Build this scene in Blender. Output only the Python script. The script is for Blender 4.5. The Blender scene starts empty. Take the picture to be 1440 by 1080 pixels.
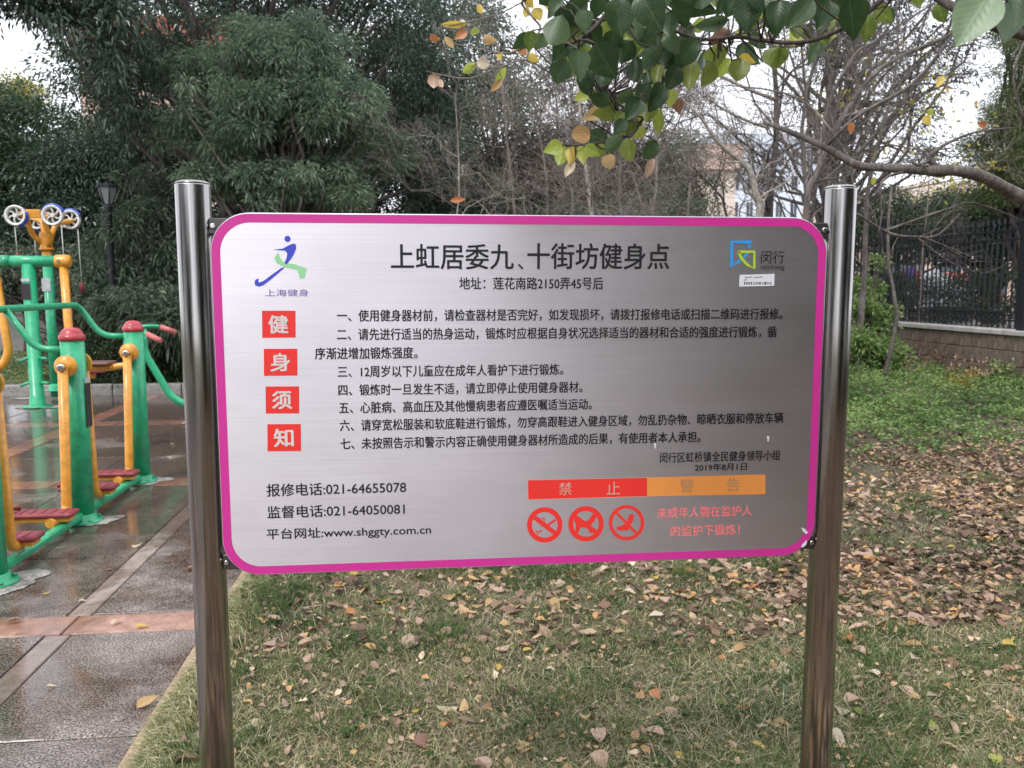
import bpy, bmesh, math, random
import numpy as np
from math import sin, cos, pi, radians
from mathutils import Vector, Matrix

S = bpy.context.scene
COL = S.collection

# ------------------------------------------------------------------ camera
# The place is laid out on the axes of the sign and the paving:
# x runs along the sign, y runs away from the viewer, z is up.
EYE = 1.5
YAW, PITCH, ROLL, FPX = radians(6.08), radians(6.56), radians(-0.04), 1175.0
_h = np.array([sin(YAW), cos(YAW), 0.0]); _r = np.array([cos(YAW), -sin(YAW), 0.0])
_f = _h * cos(PITCH) + np.array([0, 0, -sin(PITCH)]); _u = np.cross(_r, _f)
_r2 = _r * cos(ROLL) + _u * sin(ROLL); _u2 = -_r * sin(ROLL) + _u * cos(ROLL)
cd = bpy.data.cameras.new('camera'); cam = bpy.data.objects.new('camera', cd); COL.objects.link(cam)
cd.sensor_width = 36.0; cd.lens = 36.0 * FPX / 1440.0
cd.clip_start = 0.05; cd.clip_end = 600
cam.matrix_world = Matrix(((_r2[0], _u2[0], -_f[0], 0), (_r2[1], _u2[1], -_f[1], 0), (_r2[2], _u2[2], -_f[2], EYE), (0, 0, 0, 1)))
cd.dof.use_dof = True; cd.dof.focus_distance = 1.85; cd.dof.aperture_fstop = 10.0
S.camera = cam

# ------------------------------------------------------------------ sky, sun, exposure
W = bpy.data.worlds.new('World'); S.world = W; W.use_nodes = True
nt = W.node_tree; nt.nodes.clear()
wo = nt.nodes.new('ShaderNodeOutputWorld'); bg = nt.nodes.new('ShaderNodeBackground')
sky = nt.nodes.new('ShaderNodeTexSky'); sky.sky_type = 'NISHITA'; sky.sun_disc = False
sky.sun_elevation = radians(42); sky.sun_rotation = radians(200)
mx = nt.nodes.new('ShaderNodeMix'); mx.data_type = 'RGBA'; mx.inputs[0].default_value = 0.9
mx.inputs[7].default_value = (9.3, 9.5, 10.1, 1)          # the even white of a closed cloud cover
nt.links.new(sky.outputs[0], mx.inputs[6]); nt.links.new(mx.outputs[2], bg.inputs[0])
bg.inputs[1].default_value = 0.12
nt.links.new(bg.outputs[0], wo.inputs[0])
ld = bpy.data.lights.new('sun', 'SUN'); sun = bpy.data.objects.new('sun', ld); COL.objects.link(sun)
ld.energy = 1.5; ld.angle = radians(14); ld.color = (1, .97, .93)
sun.rotation_euler = (radians(40), 0, radians(-35))
S.view_settings.view_transform = 'Standard'; S.view_settings.look = 'None'
S.view_settings.gamma = 1; S.view_settings.use_curve_mapping = False
S.view_settings.exposure = 0.74
S.cycles.max_bounces = 6; S.cycles.diffuse_bounces = 3; S.cycles.glossy_bounces = 3
S.cycles.transmission_bounces = 3; S.cycles.transparent_max_bounces = 4
S.cycles.use_denoising = True
S.cycles.sample_clamp_indirect = 6

def ray(x, y): return _f + _r2 * (x - 720) / FPX - _u2 * (y - 540) / FPX
def at(x, y, v):
    """the point at distance v (along y) that the photograph shows at x, y"""
    d = ray(x, y); return np.array([0, 0, EYE]) + d * (v / d[1])
def ground(x, y, z=0.0):
    d = ray(x, y); return np.array([0, 0, EYE]) + d * ((z - EYE) / d[2])

# ------------------------------------------------------------------ materials
def _lin(c): return tuple(c) + (1,) if len(c) == 3 else tuple(c)
def base_mat(name):
    m = bpy.data.materials.new(name); m.use_nodes = True
    return m, m.node_tree, m.node_tree.nodes['Principled BSDF']
def N(nt, t, **kw):
    n = nt.nodes.new(t)
    for k, v in kw.items(): setattr(n, k, v)
    return n
def ramp(nt, fac, stops, interp='LINEAR'):
    r = N(nt, 'ShaderNodeValToRGB'); r.color_ramp.interpolation = interp
    e = r.color_ramp.elements
    while len(e) > 1: e.remove(e[-1])
    e[0].position = stops[0][0]; e[0].color = _lin(stops[0][1])
    for p, c in stops[1:]:
        k = e.new(p); k.color = _lin(c)
    nt.links.new(fac, r.inputs[0]); return r.outputs[0]
def noise(nt, scale, detail=4, rough=.6, coord='pos', stretch=(1, 1, 1), dist=0):
    if coord == 'pos': src = N(nt, 'ShaderNodeNewGeometry').outputs['Position']
    else: src = N(nt, 'ShaderNodeTexCoord').outputs['Object']
    mp = N(nt, 'ShaderNodeMapping'); mp.inputs['Scale'].default_value = stretch
    nt.links.new(src, mp.inputs[0])
    n = N(nt, 'ShaderNodeTexNoise'); n.inputs['Scale'].default_value = scale
    n.inputs['Detail'].default_value = detail; n.inputs['Roughness'].default_value = rough
    n.inputs['Distortion'].default_value = dist
    nt.links.new(mp.outputs[0], n.inputs['Vector']); return n.outputs[0]
def mixc(nt, fac, a, b, mode='MIX'):
    m = N(nt, 'ShaderNodeMix', data_type='RGBA', blend_type=mode)
    for s, v in ((0, fac), (6, a), (7, b)):
        if hasattr(v, 'links'): nt.links.new(v, m.inputs[s])
        elif s == 0: m.inputs[0].default_value = v
        else: m.inputs[s].default_value = _lin(v)
    return m.outputs[2]
def math_n(nt, op, a, b=None, clamp=False):
    m = N(nt, 'ShaderNodeMath', operation=op, use_clamp=clamp)
    for i, v in enumerate((a, b)):
        if v is None: continue
        if hasattr(v, 'links'): nt.links.new(v, m.inputs[i])
        else: m.inputs[i].default_value = v
    return m.outputs[0]
def bump(nt, b, h, strength=.3, dist=.01):
    n = N(nt, 'ShaderNodeBump'); n.inputs['Strength'].default_value = strength; n.inputs['Distance'].default_value = dist
    nt.links.new(h, n.inputs['Height']); nt.links.new(n.outputs[0], b.inputs['Normal'])

def paint(name, c, rough=.35, worn=None, wear=.72, coat=0.3, scale=18):
    m, nt, b = base_mat(name)
    n = noise(nt, scale, 6, .7)
    dark = tuple(x * .66 for x in c)
    colr = ramp(nt, n, [(.35, dark), (.6, c)])
    if worn:
        n2 = noise(nt, scale * 1.7, 8, .75, dist=.4)
        f = ramp(nt, n2, [(wear, (0, 0, 0)), (wear + .03, (1, 1, 1))])
        colr = mixc(nt, f, colr, worn)
    nt.links.new(colr, b.inputs['Base Color'])
    nt.links.new(ramp(nt, n, [(.3, (rough + .12,) * 3), (.7, (rough - .05,) * 3)]), b.inputs['Roughness'])
    b.inputs['Coat Weight'].default_value = coat; b.inputs['Coat Roughness'].default_value = .15
    return m
def plain(name, c, rough=.6, metallic=0, spec=.5):
    m, nt, b = base_mat(name)
    b.inputs['Base Color'].default_value = _lin(c); b.inputs['Roughness'].default_value = rough
    b.inputs['Metallic'].default_value = metallic; b.inputs['Specular IOR Level'].default_value = spec
    return m
def mottled(name, stops, scale=10, rough=.85, bump_s=.4, coord='pos', stretch=(1, 1, 1), bdist=.01, detail=6, fine=None):
    m, nt, b = base_mat(name)
    n = noise(nt, scale, detail, .65, coord, stretch)
    c = ramp(nt, n, stops)
    if fine:
        n2 = noise(nt, fine, 3, .6, coord, stretch)
        c = mixc(nt, 1.0, c, ramp(nt, n2, [(.35, (.55, .55, .55)), (.65, (1.25, 1.25, 1.25))]), 'MULTIPLY')
    nt.links.new(c, b.inputs['Base Color']); b.inputs['Roughness'].default_value = rough
    if bump_s: bump(nt, b, n, bump_s, bdist)
    return m
def leafy(name, stops, trans=.3, rough=.5, spec=.35):
    """leaf colour by the leaf's own random tint"""
    m, nt, b = base_mat(name)
    a = N(nt, 'ShaderNodeAttribute', attribute_name='tint')
    c = ramp(nt, a.outputs['Fac'], stops)
    nt.links.new(c, b.inputs['Base Color']); b.inputs['Roughness'].default_value = rough
    b.inputs['Specular IOR Level'].default_value = spec
    if trans:
        tr = N(nt, 'ShaderNodeBsdfTranslucent'); nt.links.new(c, tr.inputs[0])
        ms = N(nt, 'ShaderNodeMixShader'); ms.inputs[0].default_value = trans
        nt.links.new(b.outputs[0], ms.inputs[1]); nt.links.new(tr.outputs[0], ms.inputs[2])
        nt.links.new(ms.outputs[0], nt.nodes['Material Output'].inputs[0])
    return m
def veined(name, c, c2, spots=None, trans=.25, rough=.4, back=None):
    """one large leaf: midrib and side veins in its own coordinates"""
    m, nt, b = base_mat(name)
    tc = N(nt, 'ShaderNodeTexCoord'); sep = N(nt, 'ShaderNodeSeparateXYZ'); nt.links.new(tc.outputs['Object'], sep.inputs[0])
    ay = math_n(nt, 'ABSOLUTE', sep.outputs[1])
    v = math_n(nt, 'SUBTRACT', sep.outputs[0], math_n(nt, 'MULTIPLY', ay, .8))
    w = math_n(nt, 'ABSOLUTE', math_n(nt, 'SINE', math_n(nt, 'MULTIPLY', v, 26.0)))
    vein = ramp(nt, w, [(0, (1, 1, 1)), (.16, (0, 0, 0))])
    rib = ramp(nt, ay, [(.008, (1, 1, 1)), (.022, (0, 0, 0))])
    n = noise(nt, 5, 5, .6, 'obj')
    rnd = N(nt, 'ShaderNodeObjectInfo').outputs['Random']
    f = math_n(nt, 'ADD', math_n(nt, 'MULTIPLY', n, .7), math_n(nt, 'MULTIPLY', rnd, .45))
    cc = ramp(nt, f, [(.3, c), (.75, c2)])
    if spots:
        n2 = noise(nt, 9, 6, .7, 'obj')
        cc = mixc(nt, ramp(nt, n2, [(.58, (0, 0, 0)), (.68, (1, 1, 1))]), cc, spots)
    lt = tuple(min(1, x * 1.7 + .02) for x in c2)
    cc = mixc(nt, math_n(nt, 'MULTIPLY', vein, .10), cc, lt)
    cc = mixc(nt, math_n(nt, 'MULTIPLY', rib, .45), cc, lt)
    nt.links.new(cc, b.inputs['Base Color']); b.inputs['Roughness'].default_value = rough
    bump(nt, b, w, .06, .01)
    tr = N(nt, 'ShaderNodeBsdfTranslucent'); nt.links.new(cc, tr.inputs[0])
    ms = N(nt, 'ShaderNodeMixShader'); ms.inputs[0].default_value = trans
    nt.links.new(b.outputs[0], ms.inputs[1]); nt.links.new(tr.outputs[0], ms.inputs[2])
    nt.links.new(ms.outputs[0], nt.nodes['Material Output'].inputs[0])
    return m

M = {}
# painted tube steel
M['green'] = paint('green_paint', (.02, .40, .19), .36, (.20, .27, .20), .69)
M['green_dark'] = paint('green_paint_dark', (.015, .32, .15), .35)
M['yellow'] = paint('yellow_paint', (.78, .34, .035), .38, (.36, .19, .07), .70)
M['cap_red'] = paint('red_plastic', (.46, .035, .05), .4, None)
M['pedal_red'] = paint('maroon_pedal', (.27, .035, .05), .5, (.35, .12, .10), .68, 0)
M['grip'] = paint('pink_grip', (.62, .17, .16), .55, None, coat=0)
M['seat'] = paint('brown_seat', (.16, .07, .06), .5, None, coat=.1)
M['white_plastic'] = paint('white_plastic', (.74, .74, .72), .4, (.5, .45, .25), .62, .2)
M['blue_plastic'] = paint('blue_plastic', (.03, .07, .42), .4, None)
M['chrome'] = plain('chrome', (.55, .54, .52), .25, 1)
M['black_iron'] = paint('black_iron', (.006, .007, .014), .6, (.03, .03, .035), .72, 0)
M['dark_plate'] = paint('dark_plate', (.035, .03, .035), .4, (.1, .09, .09), .66, .1)
M['sticker'] = paint('sticker_white', (.55, .56, .60), .5, (.35, .35, .38), .62, 0)
M['dull_steel'] = plain('dull_steel', (.12, .115, .11), .45, 1)
M['rope'] = plain('rope', (.5, .5, .47), .8)

def steel_post():
    m, nt, b = base_mat('stainless_tube')
    n = noise(nt, 1, 5, .7, 'pos', (160, 160, 1.2))
    n2 = noise(nt, 6, 4, .6, 'pos', (4, 4, 1))
    nt.links.new(ramp(nt, n, [(.3, (.25, .24, .235)), (.7, (.44, .425, .42))]), b.inputs['Base Color'])
    nt.links.new(ramp(nt, n2, [(.3, (.13,) * 3), (.7, (.24,) * 3)]), b.inputs['Roughness'])
    b.inputs['Metallic'].default_value = 1
    bump(nt, b, n, .12, .002)
    return m
M['post'] = steel_post()
def brushed():
    m, nt, b = base_mat('brushed_steel_sheet')
    n = noise(nt, 1, 6, .7, 'pos', (3, 3, 900))
    n2 = noise(nt, 3.2, 5, .6, 'pos', (1, 1, 2.2))
    c = ramp(nt, n, [(.3, (.62, .595, .645)), (.7, (.76, .73, .785))])
    c = mixc(nt, 1.0, c, ramp(nt, n2, [(.3, (.94, .94, .94)), (.7, (1.02, 1.02, 1.02))]), 'MULTIPLY')
    nt.links.new(c, b.inputs['Base Color'])
    b.inputs['Metallic'].default_value = 1
    nt.links.new(ramp(nt, n2, [(.3, (.38,) * 3), (.7, (.42,) * 3)]), b.inputs['Roughness'])
    b.inputs['Anisotropic'].default_value = .75
    b.inputs['Anisotropic Rotation'].default_value = .25
    bump(nt, b, n, .06, .001)
    return m
M['panel'] = brushed()
def ink(name, c, rough=.45):
    return plain(name, c, rough, 0, .4)
M['pink'] = ink('magenta_print', (.60, .035, .30), .35)
M['ink'] = ink('black_print', (.012, .010, .016), .5)
M['red_print'] = ink('red_print', (.80, .035, .03), .4)
M['orange_print'] = ink('orange_print', (.80, .30, .07), .4)
M['pale_print'] = ink('pale_print', (.66, .62, .62), .5)
M['pale_red'] = ink('faded_red_print', (.92, .22, .22), .8)
M['pale_orange'] = ink('faded_orange_print', (.62, .36, .28), .5)
M['brown_print'] = ink('brown_print', (.42, .25, .13), .5)
M['blue_print'] = ink('blue_print', (.05, .07, .55), .4)
M['violet_print'] = ink('violet_print', (.18, .12, .42), .5)
M['mint_print'] = ink('mint_print', (.32, .66, .36), .5)
M['sky_print'] = ink('sky_blue_print', (.03, .32, .80), .4)
M['lime_print'] = ink('lime_print', (.42, .62, .05), .4)
M['label_white'] = ink('label_white', (.72, .74, .80), .5)

def wet_stone(name, a, b2, spk=260, dry=(.27, .255, .25)):
    m, nt, b = base_mat(name)
    fine = noise(nt, spk, 2, .5)
    mid = noise(nt, 14, 6, .7)
    c = ramp(nt, fine, [(.38, a), (.5, tuple((x + y) / 2 for x, y in zip(a, b2))), (.62, b2)])
    c = mixc(nt, .8, c, ramp(nt, mid, [(.3, (.62, .55, .52)), (.7, (1.5, 1.46, 1.42))]), 'MULTIPLY')
    rnd = N(nt, 'ShaderNodeObjectInfo').outputs['Random']
    c = mixc(nt, 1.0, c, ramp(nt, rnd, [(0, (.8, .78, .77)), (1, (1.15, 1.13, 1.12))]), 'MULTIPLY')
    # water: broad film further back, patches near; a matter of roughness and soaked stone
    wet = noise(nt, 1.1, 5, .6, dist=.6)
    geo = N(nt, 'ShaderNodeNewGeometry'); sp = N(nt, 'ShaderNodeSeparateXYZ'); nt.links.new(geo.outputs['Position'], sp.inputs[0])
    mr = N(nt, 'ShaderNodeMapRange'); mr.inputs[1].default_value = 2.5; mr.inputs[2].default_value = 7.0
    mr.inputs[3].default_value = -.03; mr.inputs[4].default_value = .20
    nt.links.new(sp.outputs[1], mr.inputs[0])
    f = math_n(nt, 'ADD', wet, mr.outputs[0])
    wf = ramp(nt, f, [(.44, (0, 0, 0)), (.60, (1, 1, 1))])
    c = mixc(nt, wf, c, mixc(nt, 1.0, c, (.50, .43, .40), 'MULTIPLY'))
    nt.links.new(c, b.inputs['Base Color'])
    rg = ramp(nt, wf, [(0, (.55,) * 3), (.5, (.30,) * 3), (1, (.11,) * 3)])
    nt.links.new(rg, b.inputs['Roughness'])
    b.inputs['Specular IOR Level'].default_value = .5
    bs = math_n(nt, 'MULTIPLY', fine, math_n(nt, 'SUBTRACT', 1.15, wf))
    bump(nt, b, bs, .30, .004)
    return m
M['slab'] = wet_stone('dark_granite', (.035, .029, .028), (.34, .305, .29), 130)
M['pink_granite'] = wet_stone('pink_granite', (.30, .17, .135), (.55, .37, .30), 200)
M['grey_granite'] = wet_stone('light_granite', (.22, .19, .18), (.42, .38, .35), 220)
M['joint'] = mottled('joint_mortar', [(.3, (.10, .085, .075)), (.7, (.26, .23, .20))], 30, .8)
M['mortar'] = mottled('white_mortar', [(.38, (.14, .13, .12)), (.62, (.46, .44, .41))], 9, .5, .3, fine=90)
M['kerb'] = mottled('tan_kerb', [(.3, (.24, .16, .10)), (.7, (.46, .34, .24))], 16, .8, .4, fine=150)
M['soil'] = mottled('soil', [(.3, (.03, .026, .014)), (.5, (.07, .058, .032)), (.7, (.13, .10, .06))], 5, .95, .5, fine=60)
M['farground'] = mottled('far_ground', [(.3, (.07, .075, .035)), (.7, (.14, .12, .07))], 1.5, .95, .3, fine=12)
M['concrete'] = mottled('concrete', [(.3, (.22, .21, .20)), (.7, (.38, .37, .35))], 6, .85, .2, fine=60)
M['wall_stone'] = mottled('wall_stone', [(.25, (.085, .055, .042)), (.5, (.17, .13, .105)), (.8, (.27, .225, .18))], 2.5, .85, .4, 'obj', (1, 2.2, .6), fine=14)
M['coping'] = mottled('coping_stone', [(.3, (.30, .28, .27)), (.7, (.48, .46, .44))], 8, .8, .2)
M['bark_grey'] = mottled('bark_grey', [(.3, (.06, .05, .046)), (.55, (.145, .125, .115)), (.8, (.28, .25, .225))], 9, .9, .5, 'pos', (1, 1, .4), .02, fine=60)
M['bark_dark'] = mottled('bark_dark', [(.3, (.035, .028, .026)), (.7, (.11, .088, .08))], 10, .9, .6, 'pos', (1, 1, .3), .02, fine=60)
M['bark_pale'] = mottled('bark_pale', [(.3, (.16, .14, .12)), (.7, (.42, .38, .34))], 7, .9, .4, 'pos', (1, 1, .5), .02, fine=50)
M['bark_twig'] = mottled('bark_twig', [(.3, (.085, .068, .06)), (.7, (.30, .25, .225))], 7, .9, .2, 'pos', (1, 1, .5), .01)
M['salmon'] = mottled('salmon_render', [(.3, (.52, .36, .31)), (.7, (.62, .44, .38))], .8, .9, .1)
M['cream'] = mottled('cream_render', [(.3, (.60, .50, .43)), (.7, (.70, .60, .52))], .8, .9, .1)
M['roof_red'] = mottled('red_parapet', [(.3, (.38, .09, .055)), (.7, (.52, .15, .09))], 2, .8, .1)
M['far_white'] = mottled('far_white_render', [(.3, (.50, .54, .64)), (.7, (.62, .66, .74))], .4, .9, 0)
M['glass'] = plain('dark_glass', (.05, .06, .08), .1)
M['frame_white'] = plain('white_frame', (.6, .6, .6), .5)

# leaves
M['camphor'] = leafy('camphor_leaves', [(0, (.018, .036, .029)), (.45, (.052, .088, .060)), (.8, (.12, .165, .11)), (1, (.26, .30, .21))], .22, .3, .75)
M['lightleaf'] = leafy('pale_narrow_leaves', [(0, (.035, .070, .050)), (.4, (.095, .150, .098)), (.8, (.22, .29, .185)), (1, (.46, .51, .34))], .25, .42, .5)
M['bamboo'] = leafy('greygreen_leaves', [(0, (.026, .048, .034)), (.5, (.085, .122, .082)), (1, (.30, .34, .24))], .25, .4, .6)
M['hedge'] = leafy('hedge_leaves', [(0, (.014, .026, .012)), (.6, (.035, .06, .026)), (1, (.10, .13, .05))], .2, .45, .4)
M['roundtree'] = leafy('round_tree_leaves', [(0, (.020, .042, .026)), (.6, (.055, .098, .050)), (1, (.14, .18, .085))], .2, .4, .5)
M['conifer'] = leafy('conifer_sprays', [(0, (.05, .075, .03)), (.6, (.11, .14, .055)), (1, (.20, .22, .09))], .25, .6, .3)
M['sparse'] = leafy('sparse_dark_leaves', [(0, (.030, .034, .036)), (.7, (.07, .08, .075)), (1, (.12, .13, .10))], .2, .5, .3)
M['deadleaf'] = leafy('dead_clinging_leaves', [(0, (.025, .022, .018)), (.6, (.075, .062, .05)), (1, (.20, .16, .13))], .15, .7, .3)
M['yellowish'] = leafy('yellowing_leaves', [(0, (.12, .16, .04)), (.5, (.30, .30, .06)), (.8, (.45, .33, .06)), (1, (.40, .18, .05))], .3, .5, .3)
M['cover'] = leafy('ground_cover_leaves', [(0, (.05, .10, .03)), (.45, (.17, .27, .08)), (.8, (.33, .42, .16)), (1, (.50, .47, .22))], .25, .5, .35)
M['grass'] = leafy('grass_blades', [(0, (.022, .060, .020)), (.3, (.070, .130, .035)), (.55, (.175, .200, .075)), (.8, (.38, .345, .19)), (1, (.60, .54, .36))], .2, .6, .3)
M['litter'] = leafy('dry_leaf_litter', [(0, (.045, .028, .02)), (.25, (.14, .085, .06)), (.5, (.27, .18, .13)), (.72, (.43, .31, .23)), (.9, (.52, .31, .14)), (1, (.66, .54, .40))], .12, .65, .3)
M['twiglets'] = leafy('dry_twigs', [(0, (.06, .04, .03)), (1, (.28, .20, .15))], 0, .8, .2)

LF = {
 'D': veined('leaf_dark_green', (.018, .045, .016), (.045, .088, .032), (.09, .10, .03), .42),
 'M': veined('leaf_mid_green', (.045, .088, .040), (.090, .145, .065), (.16, .16, .05), .42),
 'P': veined('leaf_pale_green', (.15, .24, .13), (.22, .31, .18)),
 'O': veined('leaf_olive', (.085, .14, .03), (.20, .25, .05), (.34, .30, .06), .45),
 'Y': veined('leaf_lime', (.24, .35, .05), (.42, .47, .10), (.50, .46, .10), .45),
 'T': veined('leaf_tan', (.48, .28, .12), (.60, .42, .20), (.35, .18, .07), .35),
 'G': veined('leaf_golden', (.60, .42, .06), (.68, .52, .13), (.50, .25, .05), .45),
 'R': veined('leaf_russet', (.45, .15, .05), (.56, .26, .10), (.25, .09, .04), .35),
 'B': veined('leaf_brown', (.17, .085, .055), (.28, .15, .10), (.10, .05, .04), .2),
 'C': veined('leaf_cream', (.55, .43, .30), (.66, .56, .42), (.40, .27, .17), .3),
 'K': veined('leaf_pinkbrown', (.40, .25, .17), (.54, .37, .27), (.26, .15, .10), .2),
}

# ------------------------------------------------------------------ mesh helpers
class MB:
    def __init__(s): s.v = []; s.f = []; s.sm = []
    def add(s, vs, fs, smooth=False):
        o = len(s.v); s.v.extend([tuple(map(float, p)) for p in vs])
        s.f.extend([tuple(i + o for i in f) for f in fs]); s.sm.extend([smooth] * len(fs)); return s
    def box(s, a, b, bev=0.0):
        x0, y0, z0 = a; x1, y1, z1 = b
        if bev <= 0:
            return s.add([(x0,y0,z0),(x1,y0,z0),(x1,y1,z0),(x0,y1,z0),(x0,y0,z1),(x1,y0,z1),(x1,y1,z1),(x0,y1,z1)],
                  [(0,3,2,1),(4,5,6,7),(0,1,5,4),(1,2,6,5),(2,3,7,6),(3,0,4,7)])
        bm = bmesh.new(); bmesh.ops.create_cube(bm, size=1)
        for v in bm.verts: v.co = Vector(((x0+x1)/2 + v.co.x*(x1-x0), (y0+y1)/2 + v.co.y*(y1-y0), (z0+z1)/2 + v.co.z*(z1-z0)))
        bmesh.ops.bevel(bm, geom=list(bm.edges), offset=bev, segments=1, affect='EDGES')
        bm.verts.index_update()
        s.add([v.co[:] for v in bm.verts], [tuple(v.index for v in f.verts) for f in bm.faces]); bm.free(); return s
    def tube(s, pts, r, n=12, caps=True, smooth=True):
        P = [Vector(p) for p in pts]; R = r if isinstance(r, (list, tuple)) else [r] * len(P)
        t0 = (P[1] - P[0]).normalized()
        a = Vector((0, 0, 1)) if abs(t0.z) < .9 else Vector((1, 0, 0))
        nrm = t0.cross(a).normalized(); vs = []; fs = []
        for i, p in enumerate(P):
            if i == 0: t = P[1] - P[0]
            elif i == len(P) - 1: t = P[-1] - P[-2]
            else: t = (P[i+1] - P[i]).normalized() + (P[i] - P[i-1]).normalized()
            t.normalize(); nrm = (nrm - t * nrm.dot(t))
            if nrm.length < 1e-6: nrm = t.orthogonal()
            nrm.normalize(); bi = t.cross(nrm)
            for k in range(n):
                q = 2 * pi * k / n; vs.append(p + (nrm * cos(q) + bi * sin(q)) * R[i])
        for i in range(len(P) - 1):
            for k in range(n):
                fs.append((i*n+k, i*n+(k+1) % n, (i+1)*n+(k+1) % n, (i+1)*n+k))
        s.add(vs, fs, smooth)
        if caps:
            o = len(s.v) - len(vs)
            s.f.append(tuple(o + k for k in range(n-1, -1, -1))); s.sm.append(False)
            s.f.append(tuple(o + (len(P)-1)*n + k for k in range(n))); s.sm.append(False)
        return s
    def lathe(s, c, prof, n=24, axis='z', smooth=True):
        vs = []; fs = []
        for (r, h) in prof:
            for k in range(n):
                q = 2*pi*k/n; x, y = r*cos(q), r*sin(q)
                p = {'z': (x, y, h), 'y': (x, h, y), 'x': (h, x, y)}[axis]
                vs.append((c[0]+p[0], c[1]+p[1], c[2]+p[2]))
        for i in range(len(prof)-1):
            for k in range(n):
                fs.append((i*n+k, i*n+(k+1) % n, (i+1)*n+(k+1) % n, (i+1)*n+k))
        o = len(s.v); s.add(vs, fs, smooth)
        s.f.append(tuple(o + k for k in range(n-1, -1, -1))); s.sm.append(False)
        s.f.append(tuple(o + (len(prof)-1)*n + k for k in range(n))); s.sm.append(False)
        return s
    def mesh(s, name):
        me = bpy.data.meshes.new(name); me.from_pydata(s.v, [], s.f)
        me.polygons.foreach_set('use_smooth', s.sm); me.update(); return me
def link(name, me, mat=None, parent=None, loc=None):
    o = bpy.data.objects.new(name, me); COL.objects.link(o)
    if mat is not None and me is not None and not me.materials: me.materials.append(mat)
    if parent is not None: o.parent = parent
    if loc is not None: o.location = loc
    return o
def fix_normals(me):
    bm = bmesh.new(); bm.from_mesh(me); bmesh.ops.recalc_face_normals(bm, faces=bm.faces); bm.to_mesh(me); bm.free()
def obj(name, mb, mat, parent=None, loc=None):
    me = mb.mesh(name); fix_normals(me); return link(name, me, mat, parent, loc)
def part(name, mb, mat, parent):
    """a part given in world coordinates under a thing with a location"""
    o = obj(name, mb, mat); o.parent = parent
    p = parent; off = Vector((0, 0, 0))
    while p is not None: off += p.location; p = p.parent
    o.data.transform(Matrix.Translation(-off)); return o
def thing(name, label, cat, loc=(0, 0, 0), group=None):
    o = bpy.data.objects.new(name, None); COL.objects.link(o); o.location = loc; o.empty_display_size = .1
    o['label'] = label; o['category'] = cat
    if group: o['group'] = group
    return o
def tag(o, label, cat, group=None):
    o['label'] = label; o['category'] = cat
    if group: o['group'] = group
    return o
def structure(o): o['kind'] = 'structure'; return o
def stuff(o, label=None, cat=None):
    o['kind'] = 'stuff'
    if label: o['label'] = label
    if cat: o['category'] = cat
    return o
def npmesh(name, V, F, tint=None, smooth=False):
    V = np.asarray(V, np.float32); F = np.asarray(F, np.int32)
    me = bpy.data.meshes.new(name); k = F.shape[1]
    me.vertices.add(len(V)); me.vertices.foreach_set('co', V.ravel())
    me.loops.add(F.size); me.loops.foreach_set('vertex_index', F.ravel())
    me.polygons.add(len(F)); me.polygons.foreach_set('loop_start', np.arange(0, F.size, k, dtype=np.int32))
    me.polygons.foreach_set('loop_total', np.full(len(F), k, np.int32))
    me.polygons.foreach_set('use_smooth', np.full(len(F), smooth, bool))
    me.update(calc_edges=True)
    if tint is not None:
        a = me.attributes.new('tint', 'FLOAT', 'FACE'); a.data.foreach_set('value', np.asarray(tint, np.float32))
    return me
def unit(a): return a / np.maximum(np.linalg.norm(a, axis=-1, keepdims=True), 1e-9)

# ------------------------------------------------------------------ ground, lawn, paving
rng = np.random.default_rng(7)
RX0, RX1 = -.87, 9.2                                   # lawn between kerb and wall
g = MB(); g.add([(-250, -120, -.06), (250, -120, -.06), (250, 420, -.06), (-250, 420, -.06)], [(0, 1, 2, 3)])
structure(obj('ground', g, M['farground']))
def lawn_z(x, y):
    return (.012*np.sin(x*1.3+.7)*np.sin(y*1.1) + .010*np.sin(x*3.1+y*2.3) + .02*np.clip((x-4)/5, 0, 1)*np.clip((y-6)/5, 0, 1)
            + .012*np.sin(y*4.1-x*2.2)*np.clip((x+.87)/.4, 0, 1))
nx, ny = 120, 200
gx = np.linspace(RX0, RX1, nx); gy = np.linspace(-8, 34, ny)
XX, YY = np.meshgrid(gx, gy); ZZ = lawn_z(XX, YY)
Vv = np.stack([XX, YY, ZZ], -1).reshape(-1, 3)
idx = (np.arange(ny-1)[:, None]*nx + np.arange(nx-1)[None]).ravel()
Ff = np.stack([idx, idx+1, idx+nx+1, idx+nx], 1)
lawn = link('lawn', npmesh('lawn', Vv, Ff, smooth=True), M['soil']); structure(lawn)

pb = MB(); pb.box((-14, -8, -.05), (-.97, 12.3, -.012))
pave = structure(obj('pavement', pb, M['joint']))
_sl = {}
def stone(x0, y0, x1, y1, mat, name, z1=0.0, h=.03, gap=.0045):
    w, d = round(x1-x0-2*gap, 4), round(y1-y0-2*gap, 4); key = (w, d, mat, h)
    if key not in _sl:
        b = MB(); b.box((-w/2, -d/2, -h), (w/2, d/2, 0), .0035); me = b.mesh(name); fix_normals(me); me.materials.append(M[mat]); _sl[key] = me
    o = link(name, _sl[key], None, pave, ((x0+x1)/2, (y0+y1)/2, z1 + random.uniform(-.0015, .0015)))
    o.rotation_euler = (random.uniform(-.0012, .0012), random.uniform(-.0012, .0012), 0)
    return o
random.seed(3)
cols_v = [(-.97, -1.54), (-1.65, -2.66), (-2.66, -3.68), (-3.90, -4.82), (-4.82, -5.74), (-5.74, -6.66), (-6.88, -7.80), (-7.80, -8.72), (-8.72, -9.64)]
bays = [(1.0, 3.68), (3.90, 6.52), (6.76, 9.52), (9.76, 12.28)]
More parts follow.
